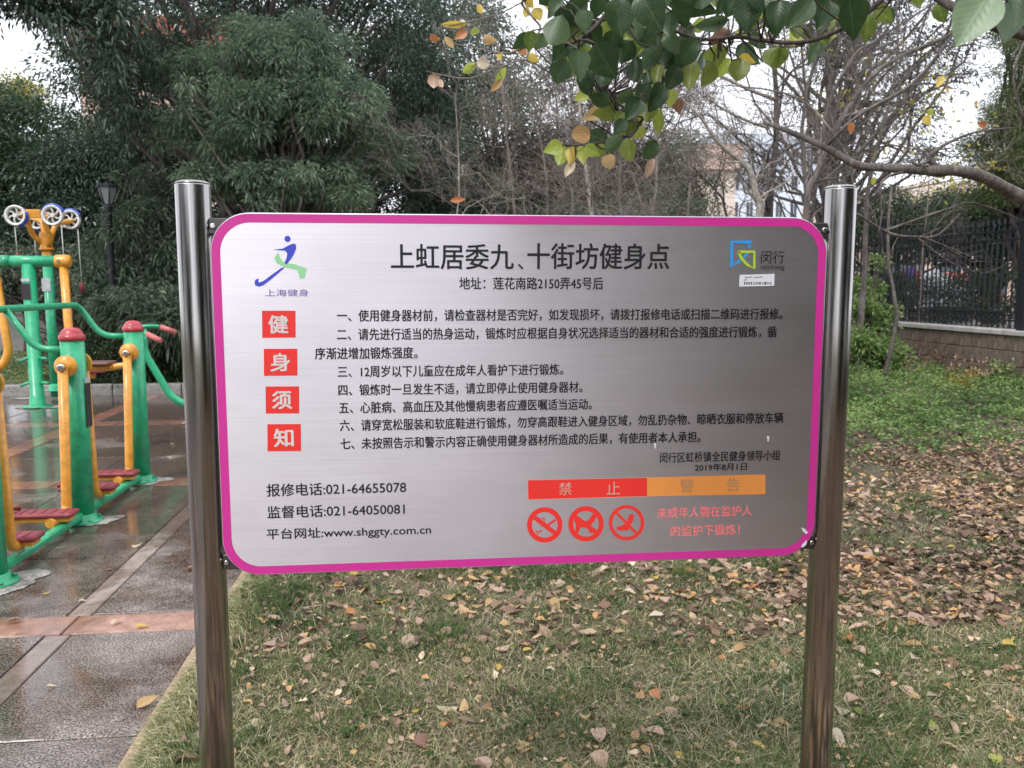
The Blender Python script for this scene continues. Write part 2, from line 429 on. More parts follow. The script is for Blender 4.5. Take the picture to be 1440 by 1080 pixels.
for (y0, y1) in bays:
    n = 3; st = (y1 - y0) / n
    for k in range(n):
        for (xa, xb) in cols_v: stone(xb, y0 + k*st, xa, y0 + (k+1)*st, 'slab', 'paving_slab')
for yy in (.78, 3.68, 6.52, 9.52):
    x = -.97
    while x > -9.6:
        stone(x - .62, yy, x, yy + (.22 if yy < 6 else .24), 'pink_granite', 'border_stone'); x -= .62
for (y0, y1) in bays:
    n = 4; st = (y1 - y0) / n
    for k in range(n):
        stone(-1.65, y0 + k*st, -1.54, y0 + (k+1)*st, 'grey_granite', 'border_stone')
        stone(-3.90, y0 + k*st, -3.68, y0 + (k+1)*st, 'pink_granite', 'border_stone')
        stone(-6.88, y0 + k*st, -6.66, y0 + (k+1)*st, 'pink_granite', 'border_stone')
# kerb between paving and lawn
kerb = bpy.data.objects.new('kerb', None); COL.objects.link(kerb); structure(kerb)
y = -2.0
while y < 12.2:
    b = MB(); b.box((-.965, y + .004, -.04), (-.865, y + .78, .022), .006)
    o = obj('kerb_stone', b, M['kerb'], kerb); y += .785
# low bed edge at the far side of the paving
bed = bpy.data.objects.new('bed_edging', None); COL.objects.link(bed); structure(bed)
x = -12.0
while x < -1.0:
    b = MB(); b.box((x + .006, 12.32, -.05), (x + .94, 12.47, .15 + random.uniform(-.01, .01)), .012)
    obj('edging_stone', b, M['concrete'], bed); x += .95
b = MB(); b.box((-30, 12.47, -.05), (-.87, 34, .10)); structure(obj('planting_bed', b, M['farground']))
b = MB(); b.box((-30, 19.0, .10), (-4.4, 19.25, .95)); b.box((-30, 18.96, .95), (-4.4, 19.29, 1.02))
tag(obj('boundary_wall', b, M['concrete']), 'low grey rendered wall behind the planting at the far left', 'wall')
b = MB(); b.box((-30, 16.6, .10), (-5.0, 18.3, .125)); structure(obj('path', b, M['concrete']))
# white mortar smears round the machine feet
def blob(cx, cy, r, z, seed, mat, name, parent, sx=1, sy=1):
    rr = random.Random(seed); n = 60; vs = [(cx, cy, z + .003)]
    ph = [rr.uniform(0, 6.28) for _ in range(4)]
    for k in range(n):
        a = 2*pi*k/n; q = r*.82*(1 + .18*sin(2*a+ph[0]) + .14*sin(3*a+ph[1]) + .10*sin(5*a+ph[2]) + .05*sin(9*a+ph[3]) + rr.uniform(-.015, .015))
        vs.append((cx + q*cos(a)*sx, cy + q*sin(a)*sy, z))
    m = MB(); m.add(vs, [(0, k+1, (k+1) % n + 1) for k in range(n)])
    return part(name, m, M[mat], parent)
for i, (x, y, r) in enumerate([(-2.2, 4.38, .24), (-2.2, 5.53, .19), (-2.2, 6.66, .19), (-4.88, 11.1, .28), (-5.45, 12.0, .2)]):
    blob(x + .05, y, r, .0045, i, 'mortar', 'mortar_patch', pave, 1.0, .8)

# ------------------------------------------------------------------ the information sign
YP = 1.74                                            # front face of the panel
PX0, PX1, PZ0, PZ1 = -.420, .868, .9025, 1.6496
SX = (PX0 + PX1) / 2
sign = thing('information_sign', 'brushed steel notice board with a magenta border between two round steel posts', 'sign', (SX, 1.765, 0))
for (x, z) in ((-.4545, 1.706), (.9048, 1.713)):
    b = MB(); b.lathe((x, 1.765, 0), [(.0345, -.3), (.0345, z - .003), (.0335, z)], 48)
    po = part('post', b, M['post'], sign)
    b = MB(); b.lathe((x, 1.765, z), [(.0336, 0.0004), (.033, .003), (.027, .0062), (.015, .0078), (.004, .0082)], 40)
    part('post_cap', b, M['post'], po)
def rrect(x0, x1, z0, z1, r, n=12):
    P = []
    for cx, cz, a0 in ((x1-r, z1-r, 0), (x0+r, z1-r, 90), (x0+r, z0+r, 180), (x1-r, z0+r, 270)):
        for k in range(n+1):
            a = radians(a0 + 90*k/n); P.append((cx + r*cos(a), cz + r*sin(a)))
    return P
outer = rrect(PX0, PX1, PZ0, PZ1, .078); n = len(outer)
b = MB()
inn = rrect(PX0+.0016, PX1-.0016, PZ0+.0016, PZ1-.0016, .0764)
vs = [(x, YP, z) for x, z in inn] + [(x, YP+.0016, z) for x, z in outer] + [(x, YP+.012, z) for x, z in outer]
fs = [tuple(range(n))] + [(k, (k+1) % n, n+(k+1) % n, n+k) for k in range(n)] + [(n+k, n+(k+1) % n, 2*n+(k+1) % n, 2*n+k) for k in range(n)] + [tuple(range(2*n, 3*n))[::-1]]
b.add(vs, fs); panel = part('panel', b, M['panel'], sign)
b = MB(); o2 = rrect(PX0+.0022, PX1-.0022, PZ0+.0022, PZ1-.0022, .0758); i2 = rrect(PX0+.0195, PX1-.0195, PZ0+.0190, PZ1-.0195, .060)
b.add([(x, YP-.0004, z) for x, z in o2] + [(x, YP-.0004, z) for x, z in i2], [(k, (k+1) % n, n+(k+1) % n, n+k) for k in range(n)])
part('border', b, M['pink'], panel)
for x0, x1 in ((-.4545+.027, PX0+.05), (PX1-.05, .9048-.027)):
    for z0 in (PZ0+.010, PZ1-.042):
        b = MB(); b.box((x0, YP+.0125, z0), (x1, YP+.032, z0+.032), .002)
        br = part('bracket', b, M['dull_steel'], sign)
        b = MB(); xs = x0+.012 if x0 < 0 else x1-.012
        b.lathe((xs, YP+.0125, z0+.016), [(.006, 0), (.006, -.004), (.004, -.006)], 12, 'y'); part('bolt', b, M['chrome'], br)

def sp(x, y): p = at(x, y, YP); return p[0], p[2]
def text(body, xl, xr, yl, yr, hpx, mat='ink', name='text_line', bold=.010, lift=.0009, parent=None):
    """print a line of lettering on the panel between two photo points"""
    c = bpy.data.curves.new(name, 'FONT'); c.body = body; c.size = 1; c.resolution_u = 3
    t = bpy.data.objects.new('tmp', c); COL.objects.link(t); bpy.context.view_layer.update()
    dg = bpy.context.evaluated_depsgraph_get()
    me = bpy.data.meshes.new_from_object(t.evaluated_get(dg)); bpy.data.objects.remove(t); bpy.data.curves.remove(c)
    co = np.empty(len(me.vertices)*3, np.float32); me.vertices.foreach_get('co', co); co = co.reshape(-1, 3)
    mn, mxx = co.min(0), co.max(0)
    (xa, za), (xb, zb) = sp(xl, yl), sp(xr, yr); zc = (za+zb)/2
    hh = hpx * np.linalg.norm(at((xl+xr)/2, (yl+yr)/2+1, YP) - at((xl+xr)/2, (yl+yr)/2, YP))
    out = np.empty_like(co)
    out[:, 0] = xa + (co[:, 0]-mn[0])/(mxx[0]-mn[0])*(xb-xa)
    out[:, 2] = zc + ((co[:, 1]-mn[1])/(mxx[1]-mn[1])-.5)*hh
    out[:, 1] = YP-lift
    pl = parent or panel
    off = Vector((0, 0, 0)); p = pl
    while p is not None: off += p.location; p = p.parent
    out -= np.array(off)
    # heavier strokes: the print is laid down again a hair to each side, each pass on its own level
    polys = [tuple(p.vertices) for p in me.polygons]; VV = []; FF = []; b_ = bold*hh*1.0
    for q, (dx, dz) in enumerate(((0, 0),) if bold <= 0 else ((-1, -.5), (1, -.5), (0, .9), (0, 0))):
        o = len(VV)*len(out); VV.append(out + np.array([dx*b_, -q*.00002, dz*b_], np.float32)); FF += [tuple(i + o for i in p) for p in polys]
    m2 = bpy.data.meshes.new(name); m2.from_pydata(np.concatenate(VV).tolist(), [], FF); m2.update()
    return link(name, m2, M[mat], pl)
def poly(name, pts, mat, lift=.0007, parent=None, fn=None):
    P = [sp(*(fn(p) if fn else p)) for p in pts]
    m = MB(); m.add([(x, YP-lift, z) for x, z in P], [tuple(range(len(P)))])
    me = m.mesh(name); o = link(name, me, M[mat]); pl = parent or panel; o.parent = pl
    off = Vector((0, 0, 0)); q = pl
    while q is not None: off += q.location; q = q.parent
    me.transform(Matrix.Translation(-off)); return o
def strokes(name, lines, mat, lift=.0008, parent=None, fn=None):
    m = MB()
    for li, (pts, w, closed) in enumerate(lines):
        P = [np.array(sp(*(fn(p) if fn else p))) for p in pts]; w = w*.00149
        k = len(P); L = []; R = []
        for i in range(k):
            a = P[(i-1) % k] if closed or i > 0 else P[i]; c = P[(i+1) % k] if closed or i < k-1 else P[i]
            t = (c-a)/max(1e-9, np.linalg.norm(c-a)); nn = np.array([-t[1], t[0]])*w/2
            L.append(P[i]+nn); R.append(P[i]-nn)
        vs = [(p[0], YP-lift-min(li, 2)*.00015, p[1]) for p in L+R]
        m.add(vs, [(i, (i+1) % k, k+(i+1) % k, k+i) for i in range(k if closed else k-1)])
    o = link(name, m.mesh(name), M[mat]); pl = parent or panel; o.parent = pl
    off = Vector((0, 0, 0)); q = pl
    while q is not None: off += q.location; q = q.parent
    o.data.transform(Matrix.Translation(-off)); return o
def circ(cx, cy, r, n=40, a0=0, a1=360):
    return [(cx + r*cos(radians(a0+(a1-a0)*k/n)), cy + r*sin(radians(a0+(a1-a0)*k/n))) for k in range(n + (0 if a1-a0 == 360 else 1))]

text('上虹居委九', 550, 722, 361, 361, 35, name='title_text', bold=.016)
text('、', 728, 736, 375, 375, 8, name='title_text', bold=.02)
text('十街坊健身点', 742, 941, 361, 360, 36, name='title_text', bold=.016)
text('地址：莲花南路2150弄45号后', 646, 848, 399, 398, 17, name='address_text', bold=.018)
text('一、使用健身器材前，请检查器材是否完好，如发现损坏，请拨打报修电话或扫描二维码进行报修。', 474, 1100, 444, 441.5, 16.5, bold=.02)
text('二、请先进行适当的热身运动，锻炼时应根据自身状况选择适当的器材和合适的强度进行锻炼，循', 474, 1092, 470, 467, 16.5, bold=.02)
text('序渐进增加锻炼强度。', 443, 587, 497, 496, 16.5, bold=.02)
text('三、12周岁以下儿童应在成年人看护下进行锻炼。', 475, 792, 522, 520, 16, bold=.02)
text('四、锻炼时一旦发生不适，请立即停止使用健身器材。', 476, 819, 548, 545, 16, bold=.02)
text('五、心脏病、高血压及其他慢病患者应遵医嘱适当运动。', 477, 832, 572.5, 569, 16, bold=.02)
text('六、请穿宽松服装和软底鞋进行锻炼，勿穿高跟鞋进入健身区域，勿乱扔杂物、晾晒衣服和停放车辆', 478, 1101, 598, 588, 16, bold=.02)
text('七、未按照告示和警示内容正确使用健身器材所造成的后果，有使用者本人承担。', 479, 985, 623.5, 615, 16, bold=.02)
text('闵行区虹桥镇全民健身领导小组', 928, 1097, 643.5, 640, 14.5, bold=.014)
text('2019年8月1日', 977, 1050, 657.5, 656, 10.5, bold=.02)
text('报修电话:021-64655078', 375, 571, 689, 685, 17.5, bold=.014)
text('监督电话:021-64050081', 376, 569, 720, 715.5, 17, bold=.014)
text('平台网址:www.shggty.com.cn', 375, 606, 752, 745.5, 17, bold=.014)
for ch, cx, cy in (('健', 392, 456), ('身', 394.5, 509.5), ('须', 397, 562.5), ('知', 399.5, 615.5)):
    sq = poly('red_square', [(cx-23.5, cy-19), (cx+23.5, cy-19.2), (cx+23.8, cy+18.6), (cx-23.2, cy+19)], 'red_print')
    text(ch, cx-14, cx+13, cy, cy, 25, 'pale_print', 'character', .03, .0011, sq)
bar = poly('red_bar', [(742.5, 675), (909.5, 671.3), (909.5, 698), (743, 702.5)], 'red_print')
strokes('bar_outline', [([(742.5, 675), (909.5, 671.3)], .9, False), ([(743, 702.5), (909.5, 698)], .9, False)], 'pale_orange', .0010, bar)
text('禁', 786, 804, 687, 687, 18, 'pale_orange', 'character', 0, .0011, bar)
text('止', 853, 872, 686, 686, 18, 'pale_orange', 'character', 0, .0011, bar)
bar = poly('orange_bar', [(909.8, 671.3), (1076, 667), (1076, 695), (909.8, 698)], 'orange_print')
text('警', 956, 975, 683, 683, 19, 'brown_print', 'character', 0, .0011, bar)
text('告', 1022, 1040, 681, 681, 19, 'brown_print', 'character', 0, .0011, bar)
text('未成年人需在监护人', 924, 1057, 720.5, 718.5, 15, 'pale_red', bold=.016)
text('的监护下锻炼！', 943, 1040, 746.5, 744.5, 15, 'pale_red', bold=.016)
z8 = lambda p: (730 + p[0]/7.2, 660 + p[1]/7.2)
r1 = strokes('no_smoking_symbol', [(circ(766, 738, 21.5), 7.2, True), ([(751, 727), (781, 750)], 6.6, False)], 'red_print')
strokes('cigarette', [([(757, 748), (761, 746)], 2.5, False), ([(770, 738), (781, 731)], 3.2, False),
     ([(760, 728), (765, 731), (766, 735)], 1, False), ([(763, 727), (767, 731)], 1, False), ([(753, 745), (757, 752)], 1.2, False)], 'red_print', .0014, r1)
r2 = strokes('no_dogs_symbol', [(circ(824, 736.5, 21.5), 7.2, True), ([(808, 726), (840, 750)], 6.6, False)], 'red_print')
poly('dog', [(552, 505), (575, 560), (572, 645), (600, 640), (618, 588), (690, 590), (718, 645), (738, 640), (728, 560), (762, 520), (785, 470), (762, 445), (735, 462), (700, 520), (600, 525)], 'red_print', .0014, r2, z8)
r3 = strokes('no_heels_symbol', [(circ(881, 735, 22.5), 5.0, True), ([(866, 720), (896, 751)], 3.6, False)], 'red_print')
poly('shoe', [(1135, 450), (1165, 465), (1150, 520), (1130, 560), (1105, 612), (1050, 618), (990, 610), (985, 585), (1060, 560), (1095, 520), (1112, 465)], 'red_print', .0014, r3, z8)
# left logo
z1f = lambda p: (290 + p[0]/3.892, 290 + p[1]/3.892)
lg = poly('runner_logo', [(365, 238), (420, 232), (452, 213), (475, 205), (490, 207), (492, 230), (480, 262), (462, 290), (440, 318), (428, 312), (440, 283), (444, 258), (432, 243), (410, 241)], 'blue_print', .0009, None, z1f)
poly('head', circ(404.3, 335.8, 4.3, 20), 'blue_print', .0009, lg)
poly('leg', [(432, 333), (402, 360), (352, 402), (312, 432), (287, 440), (267, 432), (265, 412), (272, 400), (290, 396), (284, 408), (290, 418), (315, 408), (352, 380), (412, 337)], 'blue_print', .0008, lg, z1f)
poly('leg', [(395, 252), (372, 283), (385, 312), (430, 332), (500, 350), (512, 396), (538, 392), (550, 340), (480, 316), (430, 310), (408, 290)], 'mint_print', .0007, lg, z1f)
text('上海健身', 373, 434, 412, 411.5, 10, 'violet_print', 'logo_text', 0, .0009)
z3f = lambda p: (840 + p[0]/4.235, 300 + p[1]/4.235)
lg = strokes('district_logo', [([(898, 205), (916, 171), (799, 171), (799, 318), (850, 282)], 5.2, False), ([(868, 262), (885, 250), (896, 236)], 3.5, False)], 'sky_print', .0008, None, z3f)
strokes('logo_leaf', [([(838, 229), (934, 229), (933, 328), (890, 305), (858, 268), (838, 229)], 4.2, False)], 'lime_print', .0010, lg, z3f)
text('闵行', 1070, 1103, 362, 361.5, 18, 'ink', 'logo_text', .0, .0009)
text('minhang', 1070, 1103, 376.5, 376.5, 9, 'ink', 'logo_text', .0, .0009)
st = poly('barcode_label', [(1040, 386.5), (1089, 385), (1088.5, 402), (1039, 403)], 'label_white', .0007)
bars = []
random.seed(5); x = 1047
while x < 1085:
    w = random.choice((.8, 1.2, 1.8)); bars.append(([(x, 396.5), (x, 400)], w, False)); x += w + random.choice((.7, 1.1, 1.6))
bars += [([(1047, 390), (1058, 389.6)], .6, False), ([(1060, 390), (1072, 389.4)], .6, False), ([(1046, 394), (1050, 393)], .8, False)]
strokes('barcode', bars, 'ink', .0010, st)
for pts in ([(1127, 741.5), (1132, 744), (1136, 749), (1133, 751), (1128, 746)], [(1134, 759), (1131, 762), (1126, 768), (1129, 770), (1134, 765)], [(919.5, 622), (922.5, 623), (922, 631), (920, 630)], [(1078.5, 613), (1081.5, 613), (1081, 620), (1079, 621)]):  # two worn chips on the border, then two glare spots painted as white flecks
    poly('chip_and_glint', pts, 'label_white', .0011)

# ------------------------------------------------------------------ exercise machines
def arc(p0, p1, p2, n=5):
    """rounded corner at p1 between p0 and p2, as points"""
    a, b, c = Vector(p0), Vector(p1), Vector(p2); out = []
    d = min((a-b).length, (c-b).length)*.5
    s, e = b + (a-b).normalized()*d, b + (c-b).normalized()*d
    for k in range(n+1):
        t = k/n; out.append((1-t)**2*s + 2*t*(1-t)*b + t*t*e)
    return out
def bent(pts, r, rad=.12, n=12):
    P = [Vector(p) for p in pts]; out = [P[0]]
    for i in range(1, len(P)-1):
        a, b, c = P[i-1], P[i], P[i+1]; d = min(rad, (a-b).length*.48, (c-b).length*.48)
        s, e = b + (a-b).normalized()*d, b + (c-b).normalized()*d
        for k in range(6):
            t = k/5; out.append((1-t)**2*s + 2*t*(1-t)*b + t*t*e)
    out.append(P[-1]); m = MB(); m.tube(out, r, n); return m

WX = -2.2; WY = (4.38, 5.53, 6.66); WH = 1.185
aw = thing('air_walker', 'green and yellow walking trainer with red capped posts and maroon pedals beside the sign', 'exercise machine', (WX, WY[1], 0))
for i, y in enumerate(WY):
    b = MB(); b.lathe((WX, y, 0), [(.071, .0), (.071, WH)], 32)
    po = part('post', b, M['green'], aw)
    b = MB(); b.lathe((WX, y, WH), [(.075, -.012), (.078, .0), (.077, .022), (.066, .026), (.062, .045), (.045, .062), (.02, .069), (.004, .07)], 32)
    part('cap', b, M['cap_red'], po)
    b = MB(); b.lathe((WX, y, 0), [(.12, .004), (.12, .016), (.085, .018), (.082, .055), (.072, .058)], 32)
    ft = part('base_flange', b, M['green'], po)
    for q in range(4):
        a = radians(45 + 90*q); b = MB(); b.lathe((WX + .102*cos(a), y + .102*sin(a), .016), [(.013, 0), (.013, .012), (.006, .016)], 6); part('bolt', b, M['green_dark'], ft)
b = MB(); b.box((WX-.03, WY[0]+.08, .03), (WX+.03, WY[2]-.08, .075), .01); part('base_beam', b, M['green'], aw)
b = MB(); b.box((WX+.069, 5.50, .62), (WX+.0735, 5.585, .90), .001); pl = part('instruction_plate', b, M['dark_plate'], aw)
b = MB(); b.box((WX+.069, 5.50, .905), (WX+.0738, 5.585, .935), .001); part('sticker', b, M['sticker'], aw)
# handrail
RXO = -2.59; RZ = 1.375
part('handrail', bent([(WX-.03, WY[2], 1.135), (-2.44, WY[2], 1.14), (RXO, WY[2], RZ), (RXO, WY[1]-.3, RZ-.004), (RXO, WY[0]-.02, RZ-.006), (-2.44, WY[0]-.03, 1.12), (WX-.04, WY[0], 1.11)], .0225, .09), M['green'], aw)
part('handrail', bent([(WX-.04, WY[1], 1.115), (-2.42, WY[1], 1.12), (RXO, WY[1], RZ-.004)], .0215, .08), M['green'], aw)
def walker_arm(post_y, side, z_ped, swing):
    yh = post_y + side*.075
    b = MB(); b.lathe((WX, yh, 1.02), [(.040, 0), (.040, side*.03)], 20, 'y')
    hub = part('pivot_hub', b, M['green'], aw)
    b = MB(); b.lathe((WX, yh + side*.03, 1.02), [(.064, 0), (.067, side*.006), (.067, side*.022), (.055, side*.032), (.034, side*.035), (.032, side*.075)], 28, 'y')
    dsc = part('pivot_disc', b, M['yellow'], hub)
    b = MB(); b.lathe((WX, yh + side*.105, 1.02), [(.024, 0), (.024, side*.018), (.012, side*.025)], 16, 'y'); part('axle_end', b, M['chrome'], hub)
    ya = yh + side*.085
    xb = WX + swing
    arm = part('swing_arm', bent([(WX, ya, 1.03), (xb, ya, z_ped-.02), (xb-.0, ya + side*.10, z_ped-.045), (xb-.02, ya + side*.20, z_ped-.045)], .030, .07), M['yellow'], aw)
    x0, x1 = xb-.26, xb+.10; y0, y1 = sorted((ya + side*.05, ya + side*.19))
    b = MB(); b.box((x0+.02, y0+.02, z_ped-.045), (x1-.02, y1-.02, z_ped-.018), .004); part('pedal_carrier', b, M['yellow'], aw)
    b = MB(); b.box((x0, y0, z_ped-.018), (x1, y1, z_ped+.012), .010)
    pd = part('pedal', b, M['pedal_red'], aw)
    b = MB(); b.tube([(x0+.01, y0+.01, z_ped+.02), (x0-.005, (y0+y1)/2, z_ped+.035), (x0+.01, y1-.01, z_ped+.02)], .012, 8)
    part('toe_stop', b, M['pedal_red'], pd)
    for q in range(5):
        b = MB(); b.box((x0+.05+q*.06, y0+.015, z_ped+.0125), (x0+.062+q*.06, y1-.015, z_ped+.0155)); part('tread_rib', b, M['pedal_red'], pd)
walker_arm(WY[0], 1, .165, .02); walker_arm(WY[1], -1, .135, -.03)
walker_arm(WY[1], 1, .165, .02); walker_arm(WY[2], -1, .135, -.03)

# riding trainer behind it, seen past the last post
RY = 8.2
rt = thing('rowing_trainer', 'green framed trainer with pink hand grips and a brown seat behind the walking trainer', 'exercise machine', (-2.72, RY, 0))
b = MB(); b.lathe((-2.72, RY, 0), [(.055, 0), (.055, .80), (.04, .82)], 24); part('post', b, M['green'], rt)
b = MB(); b.lathe((-2.72, RY, 0), [(.11, .004), (.11, .016), (.07, .02), (.066, .06)], 24); part('base_flange', b, M['green'], rt)
part('frame', bent([(-2.62, RY, 1.115), (-2.62, RY, .90), (-2.40, RY, .48), (-2.29, RY, .40), (-1.95, RY, .385)], .034, .08, 14), M['green'], rt)
b = MB(); b.tube([(-2.62, RY, .82), (-2.72, RY, .76)], .033, 12); part('joint', b, M['green'], rt)
b = MB(); b.lathe((-1.97, RY, 0), [(.045, .0), (.045, .39)], 20); part('front_leg', b, M['green'], rt)
b = MB(); b.box((-2.10, RY-.2, .34), (-2.03, RY+.2, .37), .008); part('foot_bar', b, M['yellow'], rt)
part('handle', bent([(-2.72, RY+.1, 1.13), (-2.58, RY+.14, 1.14), (-2.52, RY+.18, 1.13)], .019, .06), M['green'], rt)
b = MB(); b.tube([(-2.52, RY+.18, 1.13), (-2.38, RY+.22, 1.07)], .025, 12); part('grip', b, M['grip'], rt)
part('handle', bent([(-2.72, RY-.05, 1.11), (-2.60, RY-.12, 1.085), (-2.53, RY-.18, 1.08)], .019, .05), M['green'], rt)
b = MB(); b.tube([(-2.53, RY-.18, 1.08), (-2.39, RY-.24, 1.02)], .025, 12); part('grip', b, M['grip'], rt)
b = MB(); b.tube([(-2.72, RY+.12, 1.13), (-2.62, RY, 1.11), (-2.72, RY-.06, 1.11)], .02, 10); part('crossbar', b, M['green'], rt)
part('seat_arm', bent([(-3.22, RY, .755), (-2.92, RY, .755), (-2.84, RY, .775), (-2.72, RY, .77)], .03, .05), M['yellow'], rt)
b = MB(); b.box((-3.2, RY-.13, .787), (-2.91, RY+.13, .815), .010); part('seat', b, M['seat'], rt)

# T-frame with hanging arms
TY = 11.1
tf = thing('swing_walker', 'green T shaped frame with yellow hanging arms and pegs on its post', 'exercise machine', (-4.88, TY, 0))
b = MB(); b.lathe((-4.88, TY, 0), [(.082, .0), (.082, .12), (.078, .122), (.078, 1.80)], 28); po = part('post', b, M['green'], tf)
b = MB(); b.lathe((-4.88, TY, 0), [(.17, .004), (.17, .018), (.09, .022), (.087, .15)], 28); part('base_flange', b, M['green'], tf)
b = MB(); b.tube([(-5.27, TY, 1.835), (-4.50, TY, 1.835)], .068, 24); part('crossbar', b, M['green'], tf)
b = MB(); b.tube([(-5.20, TY, 1.835), (-5.09, TY, 1.835)], .074, 24); part('sleeve', b, M['green_dark'], tf)
for sx, x in ((1, -4.47), (-1, -5.31)):
    b = MB(); b.lathe((x, TY, 1.835), [(.05, -.085), (.078, -.08), (.082, -.05), (.082, .05), (.076, .085), (.04, .10)], 28, 'x')
    hub = part('pivot_hub', b, M['yellow'], tf)
    b = MB(); b.lathe((x-.02, TY-.082, 1.835), [(.018, 0), (.018, -.012)], 12, 'y'); part('bolt', b, M['chrome'], hub)
    if sx == 1: pts = [(x+.005, TY, 1.80), (x+.03, TY, .60), (x+.13, TY, .42), (x+.30, TY, .40)]
    else: pts = [(x+.02, TY, 1.80), (x+.13, TY, .68), (x+.02, TY, .50), (x-.3, TY, .46)]
    part('swing_arm', bent(pts, .052, .11, 14), M['yellow'], tf)
    xe = pts[-1][0]
    b = MB(); b.box((xe-.16, TY-.13, pts[-1][2]+.04), (xe+.16, TY+.13, pts[-1][2]+.075), .01); part('pedal', b, M['pedal_red'], tf)
for z in (.63, .32):
    for sx in (-1, 1):
        b = MB(); b.tube([(-4.88 + sx*.06, TY-.03, z), (-4.88 + sx*.20, TY-.07*sx-.03, z-.03+.02*sx)], .020, 10); part('peg', b, M['green'], tf)
b = MB(); b.box((-4.945, TY-.082, 1.36), (-4.845, TY-.072, 1.56), .002); part('instruction_plate', b, M['dark_plate'], tf)
b = MB(); b.box((-4.945, TY-.083, 1.58), (-4.845, TY-.073, 1.62), .002); part('sticker', b, M['sticker'], tf)

# pulley trainer
DY = 12.0; k_ = DY/13.0
def dp(x, y, v=DY): p = at(x, y, v); return p
pt = thing('pulley_trainer', 'tall green post with a yellow head carrying four spoked white and blue pulley wheels', 'exercise machine', (dp(70, 500)[0], DY, .1))
px_, = (dp(70, 420)[0],)
zt = dp(66, 352)[2]
b = MB(); b.tube([(px_, DY, .02), (px_, DY, zt-.18)], .062, 24); part('post', b, M['green'], pt)
b = MB(); b.lathe((px_, DY, .1), [(.13, .004), (.13, .018), (.08, .02), (.075, .1)], 24); part('base_flange', b, M['green'], pt)
b = MB(); b.tube([(px_, DY, zt-.18), (px_, DY, zt)], .06, 24); part('neck', b, M['yellow'], pt)
b = MB(); b.lathe((px_, DY, zt), [(.09, 0), (.09, .03), (.075, .035), (.08, .22), (.06, .24)], 24); part('head_block', b, M['yellow'], pt)
b = MB(); b.box((px_-.065, DY-.0665, 1.46), (px_+.045, DY-.0595, 1.63), .002); part('sticker', b, M['sticker'], pt)
zw = dp(22, 303)[2]
wheels = [(dp(22, 303, DY-.35), -.35), (dp(74, 303, DY-.35), -.35), (dp(52, 309, DY+.3), .3), (dp(99, 309, DY+.3), .3)]
hubc = Vector((px_-.01, DY, zw-.06))
part('arm', bent([(px_-.05, DY-.04, zt+.10), (px_-.13, DY-.1, zt+.20), (px_-.15, DY-.2, zw-.02), (wheels[0][0][0], DY-.27, zw)], .034, .08, 10), M['yellow'], pt)
part('arm', bent([(px_+.05, DY-.04, zt+.06), (px_+.10, DY-.1, zt+.16), (px_+.06, DY-.2, zw-.05), (wheels[1][0][0], DY-.27, zw)], .034, .08, 10), M['yellow'], pt)
part('arm', bent([(px_-.03, DY+.04, zt+.10), (px_-.08, DY+.12, zw-.05), (wheels[2][0][0], DY+.22, wheels[2][0][2])], .034, .08, 10), M['yellow'], pt)
part('arm', bent([(px_+.03, DY+.04, zt+.10), (px_+.08, DY+.12, zw-.1), (wheels[3][0][0]+.05, DY+.36, wheels[3][0][2])], .034, .08, 10), M['yellow'], pt)
b = MB(); b.box((wheels[0][0][0]+.02, DY-.25, zw-.05), (px_+.05, DY-.21, zw+.06), .008); part('bracket_plate', b, M['yellow'], pt)
for i, (c, dy) in enumerate(wheels):
    c = Vector(c); R = .132
    b = MB()
    prof = [(R*.76, -.02), (R*.9, -.03), (R, -.028), (R*.93, -.012), (R*.93, .012), (R, .028), (R*.9, .03), (R*.76, .02)]
    n = 30; vs = []; fs = []
    for (r, h) in prof:
        for k in range(n): q = 2*pi*k/n; vs.append((c.x + r*cos(q), c.y+h, c.z + r*sin(q)))
    for j in range(len(prof)):
        j2 = (j+1) % len(prof)
        for k in range(n): fs.append((j*n+k, j*n+(k+1) % n, j2*n+(k+1) % n, j2*n+k))
    b.add(vs, fs, True); rim = part('pulley_wheel', b, M['white_plastic'], pt)
    b = MB(); b.lathe((c.x, c.y, c.z), [(.026, -.03), (.026, .03)], 14, 'y')
    part('hub', b, M['white_plastic'], rim)
    for q in range(6):
        a = 2*pi*q/6 + .3*i
        b = MB(); b.tube([(c.x + .02*cos(a), c.y, c.z + .02*sin(a)), (c.x + R*.5*cos(a+.18), c.y, c.z + R*.5*sin(a+.18)), (c.x + R*.8*cos(a+.5), c.y, c.z + R*.8*sin(a+.5))], [.012, .010, .013], 6)
        part('spoke', b, M['white_plastic'], rim)
    b = MB(); a0, a1 = ((-80, 20), (20, 150), (200, 320), (20, 160))[i]; pts = [(c.x + R*1.03*cos(radians(a0+(a1-a0)*k/12)), c.y+.01, c.z + R*1.03*sin(radians(a0+(a1-a0)*k/12))) for k in range(13)]
    b.tube(pts, .022, 8); part('guard', b, M['blue_plastic'], rim)
    xr = c.x + (-.02, .1, -.05, .09)[i]; zb = (1.95, 1.75, 1.9, 1.58)[i]
    b = MB(); b.tube([(xr, c.y, c.z - R*.9), (xr+.01, c.y, zb)], .0065, 5); rp = part('rope', b, M['rope'], pt)
    b = MB(); b.lathe((xr+.01, c.y, zb), [(.012, -.13), (.026, -.12), (.026, -.02), (.010, 0)], 10); part('rope_handle', b, M['pedal_red'], rp)

